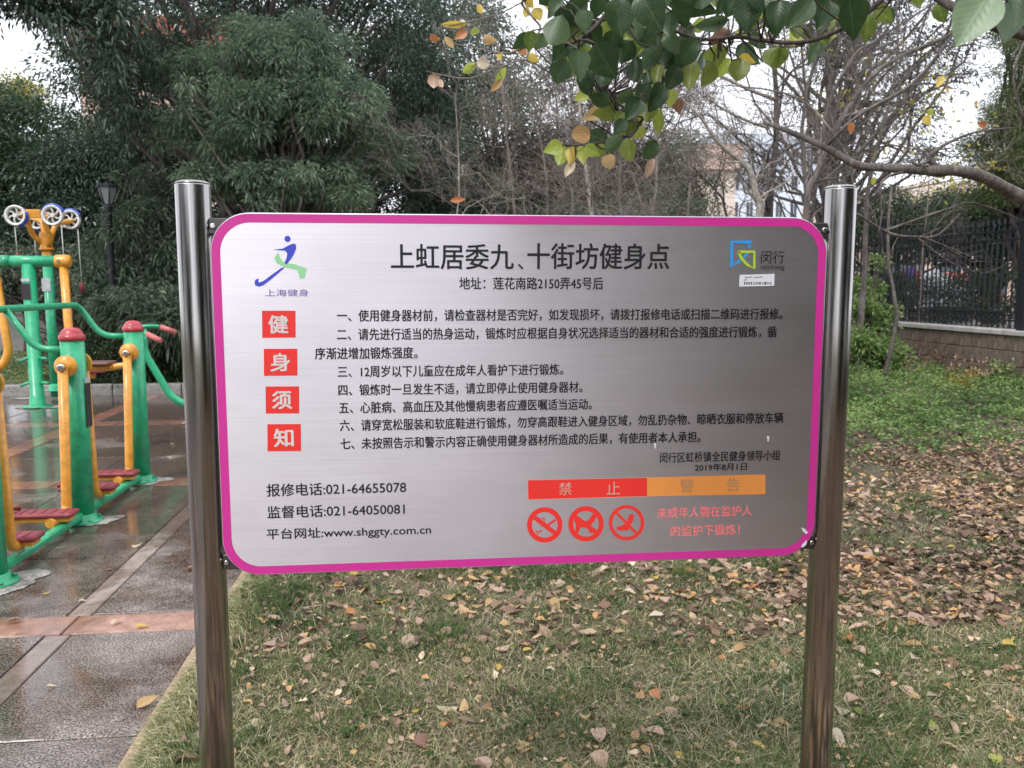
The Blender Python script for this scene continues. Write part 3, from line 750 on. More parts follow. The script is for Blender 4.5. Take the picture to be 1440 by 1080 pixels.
# ------------------------------------------------------------------ street lamp
LY = 13.7; lp = at(152, 287, LY); zc = float(lp[2])
sl = thing('street_lamp', 'black garden lamp post with a tapered lantern in front of the grey green shrubs', 'street lamp', (lp[0], LY, .1))
b = MB(); b.lathe((lp[0], LY, 0), [(.09, .1), (.09, .35), (.050, .5), (.047, zc-.06), (.065, zc)], 16); part('pole', b, M['black_iron'], sl)
b = MB(); b.lathe((lp[0], LY, zc), [(.068, 0), (.145, .25)], 6, smooth=False); ln = part('lantern', b, plain('milky_glass', (.22, .24, .24), .3), sl)
b = MB(); b.lathe((lp[0], LY, zc), [(.17, .25), (.17, .275), (.05, .31), (.02, .34)], 6, smooth=False); part('lantern_roof', b, M['black_iron'], ln)
for q in range(6):
    a = 2*pi*q/6; b = MB(); b.tube([(lp[0]+.07*cos(a), LY+.07*sin(a), zc), (lp[0]+.15*cos(a), LY+.15*sin(a), zc+.25)], .010, 5); part('rib', b, M['black_iron'], ln)

# ------------------------------------------------------------------ stone wall and iron fence on the right
FX = 9.35
wall = thing('stone_wall', 'low stained stone block wall with pale coping under the iron fence', 'wall', (FX, 20, 0))
_bm = {}
random.seed(11)
b = MB(); b.box((FX+.03, -6, -.2), (FX+.28, 40, .74)); part('wall_core', b, M['joint'], wall)
for r_ in range(3):
    y = 9.2 - (.25 if r_ % 2 else 0)
    while y < 29:
        w = random.choice((.42, .5, .58)); key = (w, r_)
        if key not in _bm:
            m = MB(); m.box((-.03, -w/2+.005, -.118), (.03, w/2-.005, .118), .008); me = m.mesh('stone_block'); fix_normals(me); me.materials.append(M['wall_stone']); _bm[key] = me
        o = link('stone_block', _bm[key], None, wall, (random.uniform(-.008, .006), y + w/2 - 20, .125 + .245*r_)); y += w
y = 9.0
while y < 30:
    m = MB(); m.box((FX-.07, y+.004, .742), (FX+.34, y+1.19, .82), .008); part('coping_stone', m, M['coping'], wall); y += 1.2

fence = thing('iron_fence', 'black iron picket fence with square pillars on the stone wall', 'fence', (FX+.13, 20, .82))
XF = FX+.13
m = MB(); m.box((-.0125, -.0125, 0), (.0125, .0125, 1.66), .002)
m.lathe((0, 0, 1.66), [(.011, 0), (.024, .03), (.020, .06), (.003, .14)], 6, smooth=False)
pk = m.mesh('picket'); fix_normals(pk); pk.materials.append(M['black_iron'])
m = MB(); n = 12
for j, (r, h) in enumerate(((.038, -.006), (.048, -.006), (.048, .006), (.038, .006))): m.v.extend([(h, r*cos(2*pi*k/n), r*sin(2*pi*k/n)) for k in range(n)])
for j in range(4):
    for k in range(n): m.f.append((j*n+k, j*n+(k+1) % n, ((j+1) % 4)*n+(k+1) % n, ((j+1) % 4)*n+k)); m.sm.append(False)
rg = m.mesh('ring'); fix_normals(rg); rg.materials.append(M['black_iron'])
pillars = [12.35, 16.55, 20.75, 24.95, 29.15]
y = 9.4; i = 0
while y < 29.2:
    if min(abs(y-p) for p in pillars) > .11:
        o = link('picket', pk, None, fence, (0, y-20, .02)); o.rotation_euler[2] = random.uniform(-.05, .05)
        if y < 24 : link('ring', rg, None, fence, (0, y+.068-20, .215))
    y += .136; i += 1
segs = [(8.2, 12.27)] + [(a+.08, b_-.08) for a, b_ in zip(pillars, pillars[1:])]
for a, b_ in segs:
    for z in (.15, .28, 1.46, 1.60):
        m = MB(); m.box((XF-.018, a, .82+z-.014), (XF+.018, b_, .82+z+.014), .002); part('rail', m, M['black_iron'], fence)
for p in pillars:
    m = MB(); m.box((XF-.075, p-.075, .82), (XF+.075, p+.075, 2.80), .006); q = part('pillar', m, M['black_iron'], fence)
    m = MB(); m.box((XF-.095, p-.095, 2.80), (XF+.095, p+.095, 2.84), .006); m.lathe((XF, p, 2.84), [(.05, 0), (.065, .05), (.05, .10), (.01, .13)], 12); part('finial', m, M['black_iron'], q)

# beyond the fence: raised road level
b = MB(); b.box((FX+.3, -6, .0), (60, 120, .62)); structure(obj('terrace', b, M['concrete']))
b = MB(); b.box((FX+3.2, -6, .625), (FX+9, 120, .632)); structure(obj('road', b, plain('asphalt', (.06, .06, .065), .5)))

def car(x, y, label, mat, rot):
    c = thing('parked_car', label, 'car', (x, y, .632)); c.rotation_euler[2] = rot
    L, Wd = 4.3, 1.74
    side = [(-2.15, .35), (-2.12, .75), (-1.95, .88), (-1.25, .95), (-.55, 1.38), (.75, 1.42), (1.55, 1.0), (2.05, .93), (2.15, .7), (2.15, .35)]
    def prism(pts, hw, hw2=None, z_in=1.0):
        m = MB(); k = len(pts); vs = []
        for s in (-1, 1):
            for (px, pz) in pts: vs.append((px, s*(hw if pz < z_in else (hw2 or hw)), pz))
        m.add(vs, [tuple(range(k))[::-1], tuple(range(k, 2*k))] + [(i, (i+1) % k, k+(i+1) % k, k+i) for i in range(k)]); return m
    obj('body', prism(side, Wd/2, Wd/2-.16), mat, c)
    wn = [(-1.1, .99), (-.5, 1.33), (.7, 1.36), (1.35, 1.02)]
    gl = prism(wn, Wd/2-.08, Wd/2-.14, 1.2); obj('window', gl, M['glass'], c)
    for sx in (-1.35, 1.35):
        for sy in (-1, 1):
            m = MB(); m.lathe((sx, sy*.86, .32), [(.2, -.1), (.31, -.1), (.32, -.06), (.32, .06), (.31, .1), (.2, .1)], 18, 'y'); wh = obj('wheel', m, M['dark_plate'], c)
            m = MB(); m.lathe((sx, sy*.92, .32), [(.19, -.03), (.19, .045), (.05, .05)], 14, 'y'); obj('rim', m, M['chrome'], wh)
    for sy in (-.6, .6):
        m = MB(); m.box((-2.17, sy-.16, .68), (-2.08, sy+.16, .80), .01); obj('tail_light', m, M['cap_red'], c)
    return c
car(14.2, 23.5, 'white car parked beyond the iron fence at the far right', M['label_white'], radians(90))
car(17.8, 27.5, 'red car parked beyond the iron fence behind the white one', paint('car_red', (.42, .02, .03), .25), radians(90))
# coloured notice drum and boards seen through the pickets
p = at(1280, 392, 19.5)
nb = thing('notice_board', 'red and blue striped round board seen through the pickets', 'sign', (p[0], 19.5, .62))
for i, (mt, w0, w1) in enumerate((('cap_red', -.21, -.13), ('blue_plastic', -.13, -.01), ('cap_red', -.01, .05), ('blue_plastic', .05, .13), ('cap_red', .13, .21))):
    m = MB(); zc_ = float(p[2]); pts = []
    for t in (0, .25, .5, .75, 1): xx = w0 + (w1-w0)*t; pts.append((xx, math.sqrt(max(0, .27**2-xx*xx))))
    vs = [(p[0]+a, 19.5, zc_+b_) for a, b_ in pts] + [(p[0]+a, 19.5, zc_-b_) for a, b_ in pts[::-1]]
    k = len(vs); vs2 = vs + [(a, b_+.03, c_) for a, b_, c_ in vs]
    m.add(vs2, [tuple(range(k)), tuple(range(k, 2*k))[::-1]] + [(q, (q+1) % k, k+(q+1) % k, k+q) for q in range(k)])
    part('stripe', m, M[mt], nb)
m = MB(); m.tube([(p[0], 19.56, .62), (p[0], 19.56, float(p[2])+.1)], .025, 8); part('stand', m, M['chrome'], nb)
p = at(1262, 381, 21.5)
wb = thing('white_board', 'small white boards on legs behind the iron fence', 'sign', (p[0], 21.5, .62))
for k in range(3):
    m = MB(); x0 = p[0] - .30 + k*.38; m.box((x0, 21.5, float(p[2])-.12), (x0+.30, 21.53, float(p[2])+.16), .004); part('board', m, M['sticker'], wb)
for dx in (-.25, .75):
    m = MB(); m.tube([(p[0]+dx, 21.55, .62), (p[0]+dx, 21.55, float(p[2])+.1)], .02, 8); part('leg', m, M['chrome'], wb)

# ------------------------------------------------------------------ buildings
def building(name, label, x0, x1, y0, depth, h, mat, floors, ncol, roofmat=None, base=0, bands=None, win=(1.3, 1.5)):
    t = thing(name, label, 'building', ((x0+x1)/2, y0, base))
    m = MB(); m.box((x0, y0, base), (x1, y0+depth, base+h)); part('wall', m, mat, t)
    m = MB(); m.box((x0-.25, y0-.25, base+h), (x1+.25, y0+depth+.25, base+h+1.0)); part('parapet', m, roofmat or mat, t)
    if bands:
        for f_ in range(1, floors):
            z = base + h*f_/floors; m = MB(); m.box((x0-.05, y0-.08, z-.12), (x1+.05, y0, z+.12)); part('floor_band', m, bands, t)
    fh = h/floors; cw = (x1-x0)/max(1, ncol)
    m = MB(); w, hh = win; m.box((-w/2, -.06, -hh/2), (w/2, .0, hh/2)); fr = m.mesh('window'); fix_normals(fr); fr.materials.append(M['frame_white'])
    ms = []
    m = MB(); m.box((-w/2+.07, -.09, -hh/2+.07), (-.03, -.06, hh/2-.07)); m.box((.03, -.09, -hh/2+.07), (w/2-.07, -.06, hh/2-.07)); pn = m.mesh('pane'); fix_normals(pn); pn.materials.append(M['glass'])
    for f_ in range(floors):
        for c in range(ncol):
            loc = Vector((x0 + cw*(c+.5), y0, base + fh*(f_+.55))) - t.location
            wdw = link('window', fr, None, t, loc); link('pane', pn, None, wdw)
    return t
building('apartment_block', 'salmon pink apartment block with a red parapet behind the evergreen trees', -12.7, -6.2, 34, 12, 10.6, M['salmon'], 4, 3, M['roof_red'], bands=M['cream'])
building('apartment_block', 'pale salmon and cream gable end between the bare trees right of centre', float(at(925, 300, 34)[0]), float(at(1033, 300, 34)[0]), 34, 14, 6.3, M['cream'], 3, 0, M['salmon'], bands=M['salmon'])
building('tower_block', 'distant bluish white tower with rows of windows beside the bare trunk', 29.5, 42, 84, 14, 16, M['far_white'], 6, 8, win=(.8, 1.6))
building('tower_block', 'tiny white tower top against the sky at the upper left', -72.2, -69.2, 120, 8, 36.5, M['far_white'], 12, 2, win=(.8, 1.4))
building('apartment_block', 'pinkish low block seen through the pickets beyond the road', float(at(1305, 300, 36)[0]), 34, 36, 12, 4.6, M['salmon'], 2, 5, M['cream'], .62, bands=M['cream'])

# ------------------------------------------------------------------ foliage
def leaf_mesh(P, D, L, Wd, rng, fold=.25, droop=.15, nrm=None):
    """one folded leaf (two triangles) per point P, pointing along D"""
    n = len(P); D = unit(D)
    up = unit(rng.normal(size=(n, 3))*.55 + np.array([0, 0, 1.0])) if nrm is None else nrm
    side = unit(np.cross(D, up)); nn = np.cross(side, D)
    L = L[:, None]; Wd = Wd[:, None]
    base = P; tip = P + D*L - np.array([0, 0, 1])*L*droop
    mid = P + D*L*.45
    a = mid + side*Wd*.5 + nn*Wd*fold; c = mid - side*Wd*.5 + nn*Wd*fold
    V = np.stack([base, a, tip, c], 1).reshape(-1, 3)
    i = np.arange(n)[:, None]*4
    F = np.concatenate([i + [0, 1, 2], i + [0, 2, 3]], 1).reshape(-1, 3)
    return V, F
def crown(name, ells, nlobe, nleaf, lobe_r, leaf, wid, mat, parent, seed, droop=.25, hang=.0, inner=.25, squash=.7, twig=False, tintk=.5):
    """leaves gathered in uneven clumps over the given ellipsoids"""
    g = np.random.default_rng(seed); E_ = np.array([e[:6] for e in ells], float)
    wt = np.array([e[6] if len(e) > 6 else 1 for e in ells], float)*(E_[:, 3]*E_[:, 5]+E_[:, 3]*E_[:, 4]); wt /= wt.sum()
    k = g.choice(len(E_), nlobe, p=wt); d = unit(g.normal(size=(nlobe, 3)) + [0, -.15, .15])
    rad = np.where(g.random(nlobe) < inner, g.random(nlobe)**.5*.8, .78 + .3*g.random(nlobe))[:, None]
    C = E_[k, :3] + d*E_[k, 3:6]*rad
    lr = lobe_r*(.55 + .9*g.random(nlobe)**1.5)
    cnt = (nleaf*(lr/lobe_r)**2*(.5 + g.random(nlobe))).astype(int) + 3
    li = np.repeat(np.arange(nlobe), cnt); n = len(li)
    dd = unit(g.normal(size=(n, 3)) + [0, 0, .25]); rr = (g.random(n)**.45)[:, None]
    # small sprays: leaves share a few spray centres inside their clump
    P = C[li] + dd*rr*lr[li][:, None]*[1, 1, squash]
    sp_ = np.round(g.random(n)*6); key = li*7 + sp_.astype(int)
    off = g.normal(size=(nlobe*7+7, 3))*.25
    P = P + off[key]*lr[li][:, None]*.6
    D = dd + off[key]*1.2 + g.normal(size=(n, 3))*.35; D[:, 2] -= hang
    Lf = leaf*(.6 + .8*g.random(n)); Wf = wid*(.6 + .8*g.random(n))
    V, F = leaf_mesh(P, D, Lf, Wf, g, droop=droop)
    base_t = g.normal(.5, .12, nlobe)
    t = np.clip(base_t[li]*tintk + (1-tintk)*g.random(n) + .10*(rr[:, 0]-.5), 0, 1)
    me = npmesh(name, V, F, np.repeat(t, 2))
    return link(name, me, mat, parent), C
def rel(me_obj, parent):
    me_obj.data.transform(Matrix.Translation(-parent.location)); return me_obj
def wiggle(a, b, n, amp, rs, sag=0):
    a = Vector(a); b = Vector(b); out = []
    L = (b-a).length; ph = [rs.uniform(0, 6.3) for _ in range(4)]
    s1 = Vector((1, 0, 0)) if abs((b-a).normalized().x) < .8 else Vector((0, 1, 0)); s2 = (b-a).cross(s1).normalized(); s1 = (b-a).cross(s2).normalized()
    for k in range(n+1):
        t = k/n; w = sin(pi*t)**.5 if 0 < t < 1 else 0
        out.append(a.lerp(b, t) + (s1*(sin(5*t+ph[0])+.5*sin(11*t+ph[1])) + s2*(sin(6*t+ph[2])+.5*sin(13*t+ph[3])))*amp*L*w - Vector((0, 0, sag*L*sin(pi*t))))
    return out
def leafy_tree(name, label, trunk, ells, kw, seed, cat='tree', group=None, bark='bark_dark', limbs=True, tr=.12):
    """trunk: (x, y, r, z_top)"""
    x, y, r, zt = trunk; t = thing(name, label, cat, (x, y, 0), group); rs = random.Random(seed)
    m = MB(); pts = wiggle((x, y, -.1), (x + rs.uniform(-.2, .2), y, zt), 8, .02, rs)
    m.tube(pts, [r*1.25] + [r*(1-.55*k/8) for k in range(1, 9)], 12); part('trunk', m, M[bark], t)
    o, C = crown('crown', ells, parent=t, seed=seed, **kw); rel(o, t)
    if limbs:
        m = MB(); top = pts[-1]
        for c in C[:: max(1, len(C)//60)]:
            s = pts[rs.randint(3, 8)]
            m.tube(wiggle(s, c, 5, .05, rs), [r*.35*(1-.8*k/5) + .006 for k in range(6)], 5, caps=False)
        part('branches', m, M[bark], t)
    return t
def el(x, y, v, rx, rz, ry=None, w=1):
    p = at(x, y, v); return (p[0], v, p[2], rx, ry or rx, rz, w)

# left group
leafy_tree('camphor_tree', 'big dark evergreen tree with a thick trunk rising above the left steel post', (at(347, 290, 15.6)[0], 15.6, .21, 4.2),
    [el(250, 80, 16.5, 2.0, 1.7), el(195, 150, 16.5, .95, 1.3), el(520, 60, 17, 1.7, 1.5), el(560, 190, 17, 1.3, 1.3), el(450, 250, 17.5, 1.6, .9), el(330, -60, 16, 3.0, 1.0), el(135, 95, 15.5, .5, .6), el(620, 60, 18, 1.1, 1.2, w=.6)],
    dict(nlobe=560, nleaf=165, lobe_r=.40, leaf=.090, wid=.034, mat=M['camphor'], hang=.25, droop=.3), 21, tr=.2)
leafy_tree('camphor_tree', 'dark evergreen branches hanging into the top left corner over the white sky', (-9.5, 13.2, .2, 5.5),
    [el(50, -25, 12.5, 1.0, .30, .8), el(100, 5, 12.8, .45, .30, .6), el(160, 40, 12.8, .35, .6, .6), el(185, 120, 13.5, .35, .7), el(-30, -30, 12.5, .6, .45), el(60, 22, 12.4, .35, .12, .5, .5)],
    dict(nlobe=120, nleaf=120, lobe_r=.34, leaf=.10, wid=.035, mat=M['camphor'], hang=.3, droop=.3), 22, limbs=False)
leafy_tree('podocarpus_tree', 'pale green narrow leaved tree in front of the dark evergreen', (at(400, 300, 13.4)[0], 13.4, .10, 3.6),
    [el(385, 130, 13.5, .95, .95), el(330, 150, 13.3, .8, .9), el(455, 160, 13.5, .75, .7), el(300, 225, 13.4, .6, .4, w=.7), el(385, 55, 13.7, .7, .45), el(490, 190, 13.6, .4, .4, w=.7), el(265, 115, 14.2, .5, .4, w=.7), el(540, 215, 14.4, .5, .35, w=.6), el(250, 190, 14.0, .4, .35, w=.5), el(460, 95, 13.8, .5, .4, w=.8), el(420, 265, 13.3, 1.0, .4)],
    dict(nlobe=230, nleaf=240, lobe_r=.26, leaf=.088, wid=.020, mat=M['lightleaf'], hang=.3, droop=.35, inner=.15, tintk=.6, squash=.55), 23, bark='bark_grey')
leafy_tree('round_tree', 'rounded dark green tree at the far left edge against the sky', (at(30, 300, 19)[0], 19, .15, 3),
    [el(20, 215, 19, 1.6, 1.15), el(70, 260, 18.6, 1.1, .9), el(0, 290, 18.5, 1.6, 1.2), el(110, 240, 19, .6, .7, w=.6)],
    dict(nlobe=260, nleaf=150, lobe_r=.36, leaf=.085, wid=.045, mat=M['roundtree'], hang=.1), 24)
leafy_tree('golden_tree', 'yellowing tree top peeping over the rounded tree at the far left', (at(-8, 300, 26)[0], 26, .15, 5),
    [el(0, 140, 26, 1.1, .6)], dict(nlobe=40, nleaf=120, lobe_r=.4, leaf=.10, wid=.055, mat=M['yellowish']), 25)
leafy_tree('evergreen_tree', 'dark evergreen in the gap between the lamp and the rounded tree', (at(130, 330, 18)[0], 18, .14, 3.6),
    [el(130, 280, 18, 1.3, 1.2), el(180, 230, 18.3, 1.2, 1.0), el(80, 340, 17.5, 1.2, .6), el(230, 240, 18, 1.0, 1.0)],
    dict(nlobe=240, nleaf=150, lobe_r=.38, leaf=.10, wid=.036, mat=M['camphor'], hang=.2), 26)
leafy_tree('nandina_shrub', 'tall grey green shrub with fine drooping leaves behind the lamp', (at(215, 400, 14.6)[0], 14.6, .05, 1.8),
    [el(215, 340, 14.6, .75, .95), el(185, 400, 14.4, .9, .45), el(235, 290, 14.9, .45, .55, w=.7), el(150, 420, 14.4, .6, .3, w=.6), el(270, 380, 14.6, .9, .9)],
    dict(nlobe=190, nleaf=150, lobe_r=.27, leaf=.105, wid=.024, mat=M['bamboo'], hang=.5, droop=.4, inner=.3), 27, cat='shrub')
leafy_tree('nandina_shrub', 'low loose shrub of bright fine leaves left of the lamp post', (at(120, 400, 15.2)[0], 15.2, .04, 1.2),
    [el(115, 395, 15.2, .65, .40), el(70, 380, 15.6, .8, .5), el(20, 385, 16, .9, .5)],
    dict(nlobe=110, nleaf=120, lobe_r=.25, leaf=.11, wid=.028, mat=M['bamboo'], hang=.35, inner=.3), 28, cat='shrub')
leafy_tree('boxwood_hedge', 'low dark clipped hedge between the two red capped posts', (at(180, 500, 13.2)[0], 13.2, .03, .5),
    [el(130, 505, 13.2, .65, .42), el(190, 500, 13.2, .8, .50), el(255, 495, 13.3, .8, .55), el(330, 490, 13.3, .8, .6)],
    dict(nlobe=220, nleaf=170, lobe_r=.20, leaf=.045, wid=.024, mat=M['hedge']), 29, cat='hedge')
leafy_tree('spreading_shrub', 'dark spreading shrub with long leaves just left of the steel post', (at(225, 480, 13.0)[0], 13.0, .04, .8),
    [el(215, 440, 12.9, .6, .32), el(250, 455, 12.8, .5, .35), el(180, 432, 13.2, .45, .2, w=.6), el(300, 440, 13, .6, .5)],
    dict(nlobe=110, nleaf=100, lobe_r=.22, leaf=.13, wid=.026, mat=M['bamboo'], hang=.3, droop=.35), 30, cat='shrub')
leafy_tree('evergreen_tree', 'dark evergreen mass low behind the sign under the pale tree', (at(480, 330, 18.5)[0], 18.5, .16, 3.8),
    [el(480, 290, 18.5, 1.6, 1.3), el(560, 280, 19, 1.3, 1.3), el(400, 330, 18, 1.5, 1.0), el(470, 420, 18, 2.5, .9), el(330, 400, 17, 1.6, 1.0)],
    dict(nlobe=380, nleaf=90, lobe_r=.38, leaf=.10, wid=.034, mat=M['camphor'], hang=.35, droop=.4), 31)
leafy_tree('evergreen_tree', 'dim green tree behind the bare twigs in the middle of the photo', (at(700, 330, 23)[0], 23, .16, 4.5),
    [el(660, 230, 23, 1.6, 1.7), el(790, 250, 24, 1.6, 1.3), el(640, 60, 24, 1.6, 1.2, w=.55), el(760, 120, 25, 1.6, 1.2, w=.5), el(880, 270, 24, 1.5, 1.0), el(720, 330, 22, 3, .8)],
    dict(nlobe=760, nleaf=60, lobe_r=.45, leaf=.15, wid=.06, mat=M['bamboo'], hang=.2), 32)
leafy_tree('withered_tree', 'brown grey thicket with clinging dead leaves behind the hanging lime leaves', (at(850, 330, 21)[0], 21, .12, 3.5),
    [el(800, 220, 21, 1.3, 1.2), el(900, 200, 21.5, 1.4, 1.3), el(860, 280, 20.5, 1.6, .8), el(720, 250, 21, 1.3, .9), el(940, 120, 22, .9, 1.0, w=.6), el(960, 280, 21, .8, .7), el(830, 110, 22, 1.2, .9, w=.6)],
    dict(nlobe=430, nleaf=120, lobe_r=.42, leaf=.085, wid=.026, mat=M['deadleaf'], hang=.1, inner=.5), 43)
leafy_tree('evergreen_tree', 'dark evergreen between the big camphor and the bare twigs', (at(610, 330, 20)[0], 20, .14, 4.5),
    [el(600, 210, 20, 1.0, 1.3), el(640, 290, 20, 1.2, .8), el(680, 130, 21, .9, .7, w=.6), el(560, 110, 20, 1.0, 1.0)],
    dict(nlobe=240, nleaf=140, lobe_r=.4, leaf=.10, wid=.034, mat=M['bamboo'], hang=.35, droop=.4), 44)
leafy_tree('laurel_tree', 'dense rounded green shrub in front of the pink gable right of centre', (at(985, 300, 17)[0], 17, .08, 1.8),
    [el(955, 255, 18, .75, .85), el(900, 330, 18, 1.6, .8)],
    dict(nlobe=130, nleaf=120, lobe_r=.3, leaf=.09, wid=.034, mat=M['bamboo']), 33)
# right group
leafy_tree('camphor_tree', 'loose dark evergreen crown with white sky showing through at the upper right', (at(1160, 320, 17)[0], 17, .13, 6.0),
    [el(1130, 60, 17.5, 1.5, 1.5), el(1250, 90, 18, 1.5, 1.6), el(1180, 200, 17.5, 1.1, 1.1), el(1330, 60, 18.5, 1.3, 1.5), el(1290, 230, 19, .9, .5), el(1080, 240, 18, .7, .7, w=.6), el(1230, -50, 18, 2.5, 1.0)],
    dict(nlobe=300, nleaf=80, lobe_r=.40, leaf=.095, wid=.032, mat=M['sparse'], hang=.2, inner=.5), 34)
leafy_tree('yellowing_tree', 'thin tree with a few small lime and golden leaves left, right of the steel post', (at(1260, 300, 12)[0], 12, .035, 3.0),
    [el(1290, 170, 12, .9, .9), el(1180, 120, 12.5, .8, .8), el(1350, 260, 12, .6, .5), el(1090, 60, 12.5, .6, .6)],
    dict(nlobe=60, nleaf=5, lobe_r=.30, leaf=.085, wid=.045, mat=M['yellowish'], inner=.6), 45, bark='bark_grey', limbs=False)
leafy_tree('cedar_tree', 'olive green conifer with fine sprays at the right edge', (at(1450, 300, 15)[0], 15, .14, 4.8),
    [el(1430, 200, 15, .75, 1.0), el(1400, 250, 14.8, .5, .5), el(1460, 110, 15, .6, .9), el(1440, 60, 15.5, .5, .6, w=.6)],
    dict(nlobe=230, nleaf=250, lobe_r=.24, leaf=.065, wid=.012, mat=M['conifer'], hang=.2, squash=.5), 35)
leafy_tree('evergreen_tree', 'deep green tree behind the left stretch of the iron fence', (at(1260, 300, 22)[0], 22, .12, 3.0),
    [el(1240, 300, 22, 1.1, .6), el(1320, 310, 23, 1.2, .6), el(1225, 350, 21, .9, .6)],
    dict(nlobe=150, nleaf=110, lobe_r=.36, leaf=.09, wid=.04, mat=M['roundtree']), 36)
leafy_tree('evergreen_tree', 'dark tree filling the right end behind the iron fence', (at(1400, 330, 19)[0], 19, .12, 3.0),
    [el(1380, 305, 19, 1.2, .75), el(1450, 330, 18, 1.1, .9), el(1330, 345, 20, .9, .45)],
    dict(nlobe=230, nleaf=110, lobe_r=.34, leaf=.09, wid=.04, mat=M['roundtree']), 37)
leafy_tree('boxwood_hedge', 'long dark hedge beyond the iron fence beside the road', (12.0, 18, .03, 1.0),
    [(11.2, yy, 1.2, .5, 1.4, .55) for yy in (12.5, 14.5, 16.5, 18.5, 20.5, 22.5, 25)],
    dict(nlobe=430, nleaf=110, lobe_r=.24, leaf=.06, wid=.032, mat=M['hedge']), 38, cat='hedge', limbs=False)
leafy_tree('young_shrub', 'yellow green bush at the foot of the wall next to the right steel post', (at(1225, 500, 14)[0], 14, .03, .6),
    [el(1220, 455, 14.2, .42, .55), el(1240, 505, 13.8, .45, .28), el(1205, 500, 13.6, .35, .4), el(1225, 400, 15, .3, .5, w=.5)],
    dict(nlobe=110, nleaf=60, lobe_r=.16, leaf=.075, wid=.045, mat=M['yellowish'] if False else M['cover'], hang=0), 39, cat='shrub')
# behind the viewer: what the steel reflects
leafy_tree('evergreen_tree', 'dark evergreen facing the sign, the dark half of the reflection in its steel', (4.2, -4.2, .2, 3.2),
    [(4.4, -4.2, 2.6, 1.9, 1.4, 2.2), (2.6, -5.4, 3.6, 1.2, 1.2, 2.4), (6.2, -3.6, 4.4, 2.0, 1.6, 3.0), (3.6, -4.0, 6.2, 2.4, 1.5, 3.2), (6.8, -2.6, 6.5, 2.0, 1.6, 3.0), (5.0, -4, 1.0, 2.6, 1.4, .9)],
    dict(nlobe=760, nleaf=36, lobe_r=.42, leaf=.24, wid=.11, mat=M['roundtree']), 40)
leafy_tree('evergreen_tree', 'dark evergreen right of the viewer, reflected in the right steel post', (7.5, .5, .18, 3.0),
    [(7.8, .2, 2.4, 1.3, 1.5, 2.4), (8.2, -2.2, 3.6, 1.5, 1.5, 2.6), (7.2, .4, 5.4, 1.5, 1.6, 1.8)],
    dict(nlobe=260, nleaf=36, lobe_r=.42, leaf=.24, wid=.11, mat=M['roundtree']), 41)
leafy_tree('evergreen_tree', 'evergreen across the paving behind the viewer, reflected in the left steel post', (-6.5, -6.5, .2, 3.0),
    [(-5.2, -6.6, 3.0, 1.7, 1.4, 2.6), (-7.6, -5.6, 3.2, 1.6, 1.4, 2.8), (-9, -3.5, 3.0, 1.6, 2.0, 2.6), (-9.5, .5, 3.0, 1.4, 1.8, 2.4), (-7.4, .6, 5.0, 1.5, 1.8, 2.0), (-7.5, -3.5, 5.5, 1.5, 1.6, 2.0)],
    dict(nlobe=460, nleaf=36, lobe_r=.42, leaf=.24, wid=.11, mat=M['roundtree']), 42)

# ------------------------------------------------------------------ bare trees
def bare_tree(label, base, top, r, seed, spread=1.0, dense=1.0, bark='bark_grey', group='bare trees and saplings behind the sign', twl=1.0, name='bare_tree', fork=.25):
    rs = random.Random(seed); base = Vector(base); top = Vector(top); H = (top-base).length
    t = thing(name, label, 'tree', base, group)
    pts = wiggle(base, top, 10, .018, rs); R = [r*(1-.8*k/10) for k in range(11)]; R[0] *= 1.2
    m = MB(); m.tube(pts, R, 10, caps=False); part('trunk', m, M[bark], t)
    limb = MB(); tw = MB()
    def grow(p, d, L, rad, lev):
        q = p + d*L; n = 5 if lev == 1 else (4 if lev == 2 else 3)
        P_ = wiggle(p, q, n, .05 + .02*lev, rs, sag=-.06)
        (limb if lev < 3 else tw).tube(P_, [rad*(1-.7*k/n) for k in range(n+1)], 6 if lev == 1 else (4 if lev == 2 else 3), caps=False)
        if lev >= 4: return
        nb_ = int((6, 5, 4)[lev-1]*dense + rs.random())
        for k in range(nb_):
            tt = .25 + .75*(k + rs.random())/nb_; i = min(n-1, int(tt*n)); pp = P_[i].lerp(P_[i+1], tt*n-i) if tt < 1 else P_[n]
            nd = (d + Vector((rs.gauss(0, .7), rs.gauss(0, .6), rs.gauss(.15, .5)))).normalized()
            grow(pp, nd, L*rs.uniform(.38, .7), max(.0022, rad*.48), lev+1)
    nl = int(9*dense)
    for k in range(nl):
        tt = fork + (1-fork)*(k+rs.random())/nl; i = min(9, int(tt*10)); p = pts[i].lerp(pts[i+1], tt*10-i)
        a = rs.uniform(0, 2*pi); d = Vector((cos(a)*spread, sin(a)*spread*.8, rs.uniform(.25, 1.1))).normalized()
        grow(p, d, H*rs.uniform(.22, .42)*(1.15-tt*.6)*twl, max(.006, r*.42*(1.1-tt)), 1)
    part('limbs', limb, M[bark], t); o = part('twigs', tw, M['bark_twig'], t); o['kind'] = 'stuff'
    return t
def bt(label, xb, yb_v, xt, yt, r, seed, **kw):
    """base under photo x at distance v, top at photo x, y"""
    v = yb_v; b = at(xb, 305, v); tp = at(xt, yt, v)
    k = (0 - b[2])/(tp[2]-b[2]); x0 = b[0] + (tp[0]-b[0])*k*.5
    return bare_tree(label, (x0, v, -.05), (tp[0], v, tp[2]), r, seed, **kw)
bt('tallest bare tree with a straight dark brown trunk rising behind the sign right of centre', 1078, 11.5, 1078, -60, .078, 51, bark='bark_dark', dense=1.05, fork=.3)
bt('slim dark bare trunk standing tight against the right of the tallest bare tree', 1093, 11.9, 1100, 20, .045, 52, bark='bark_dark', dense=.8, fork=.4)
bt('grey forked bare tree leaning right between the tallest bare tree and the right steel post', 1118, 10.8, 1165, 10, .055, 53, dense=1.0, spread=.7, fork=.35)
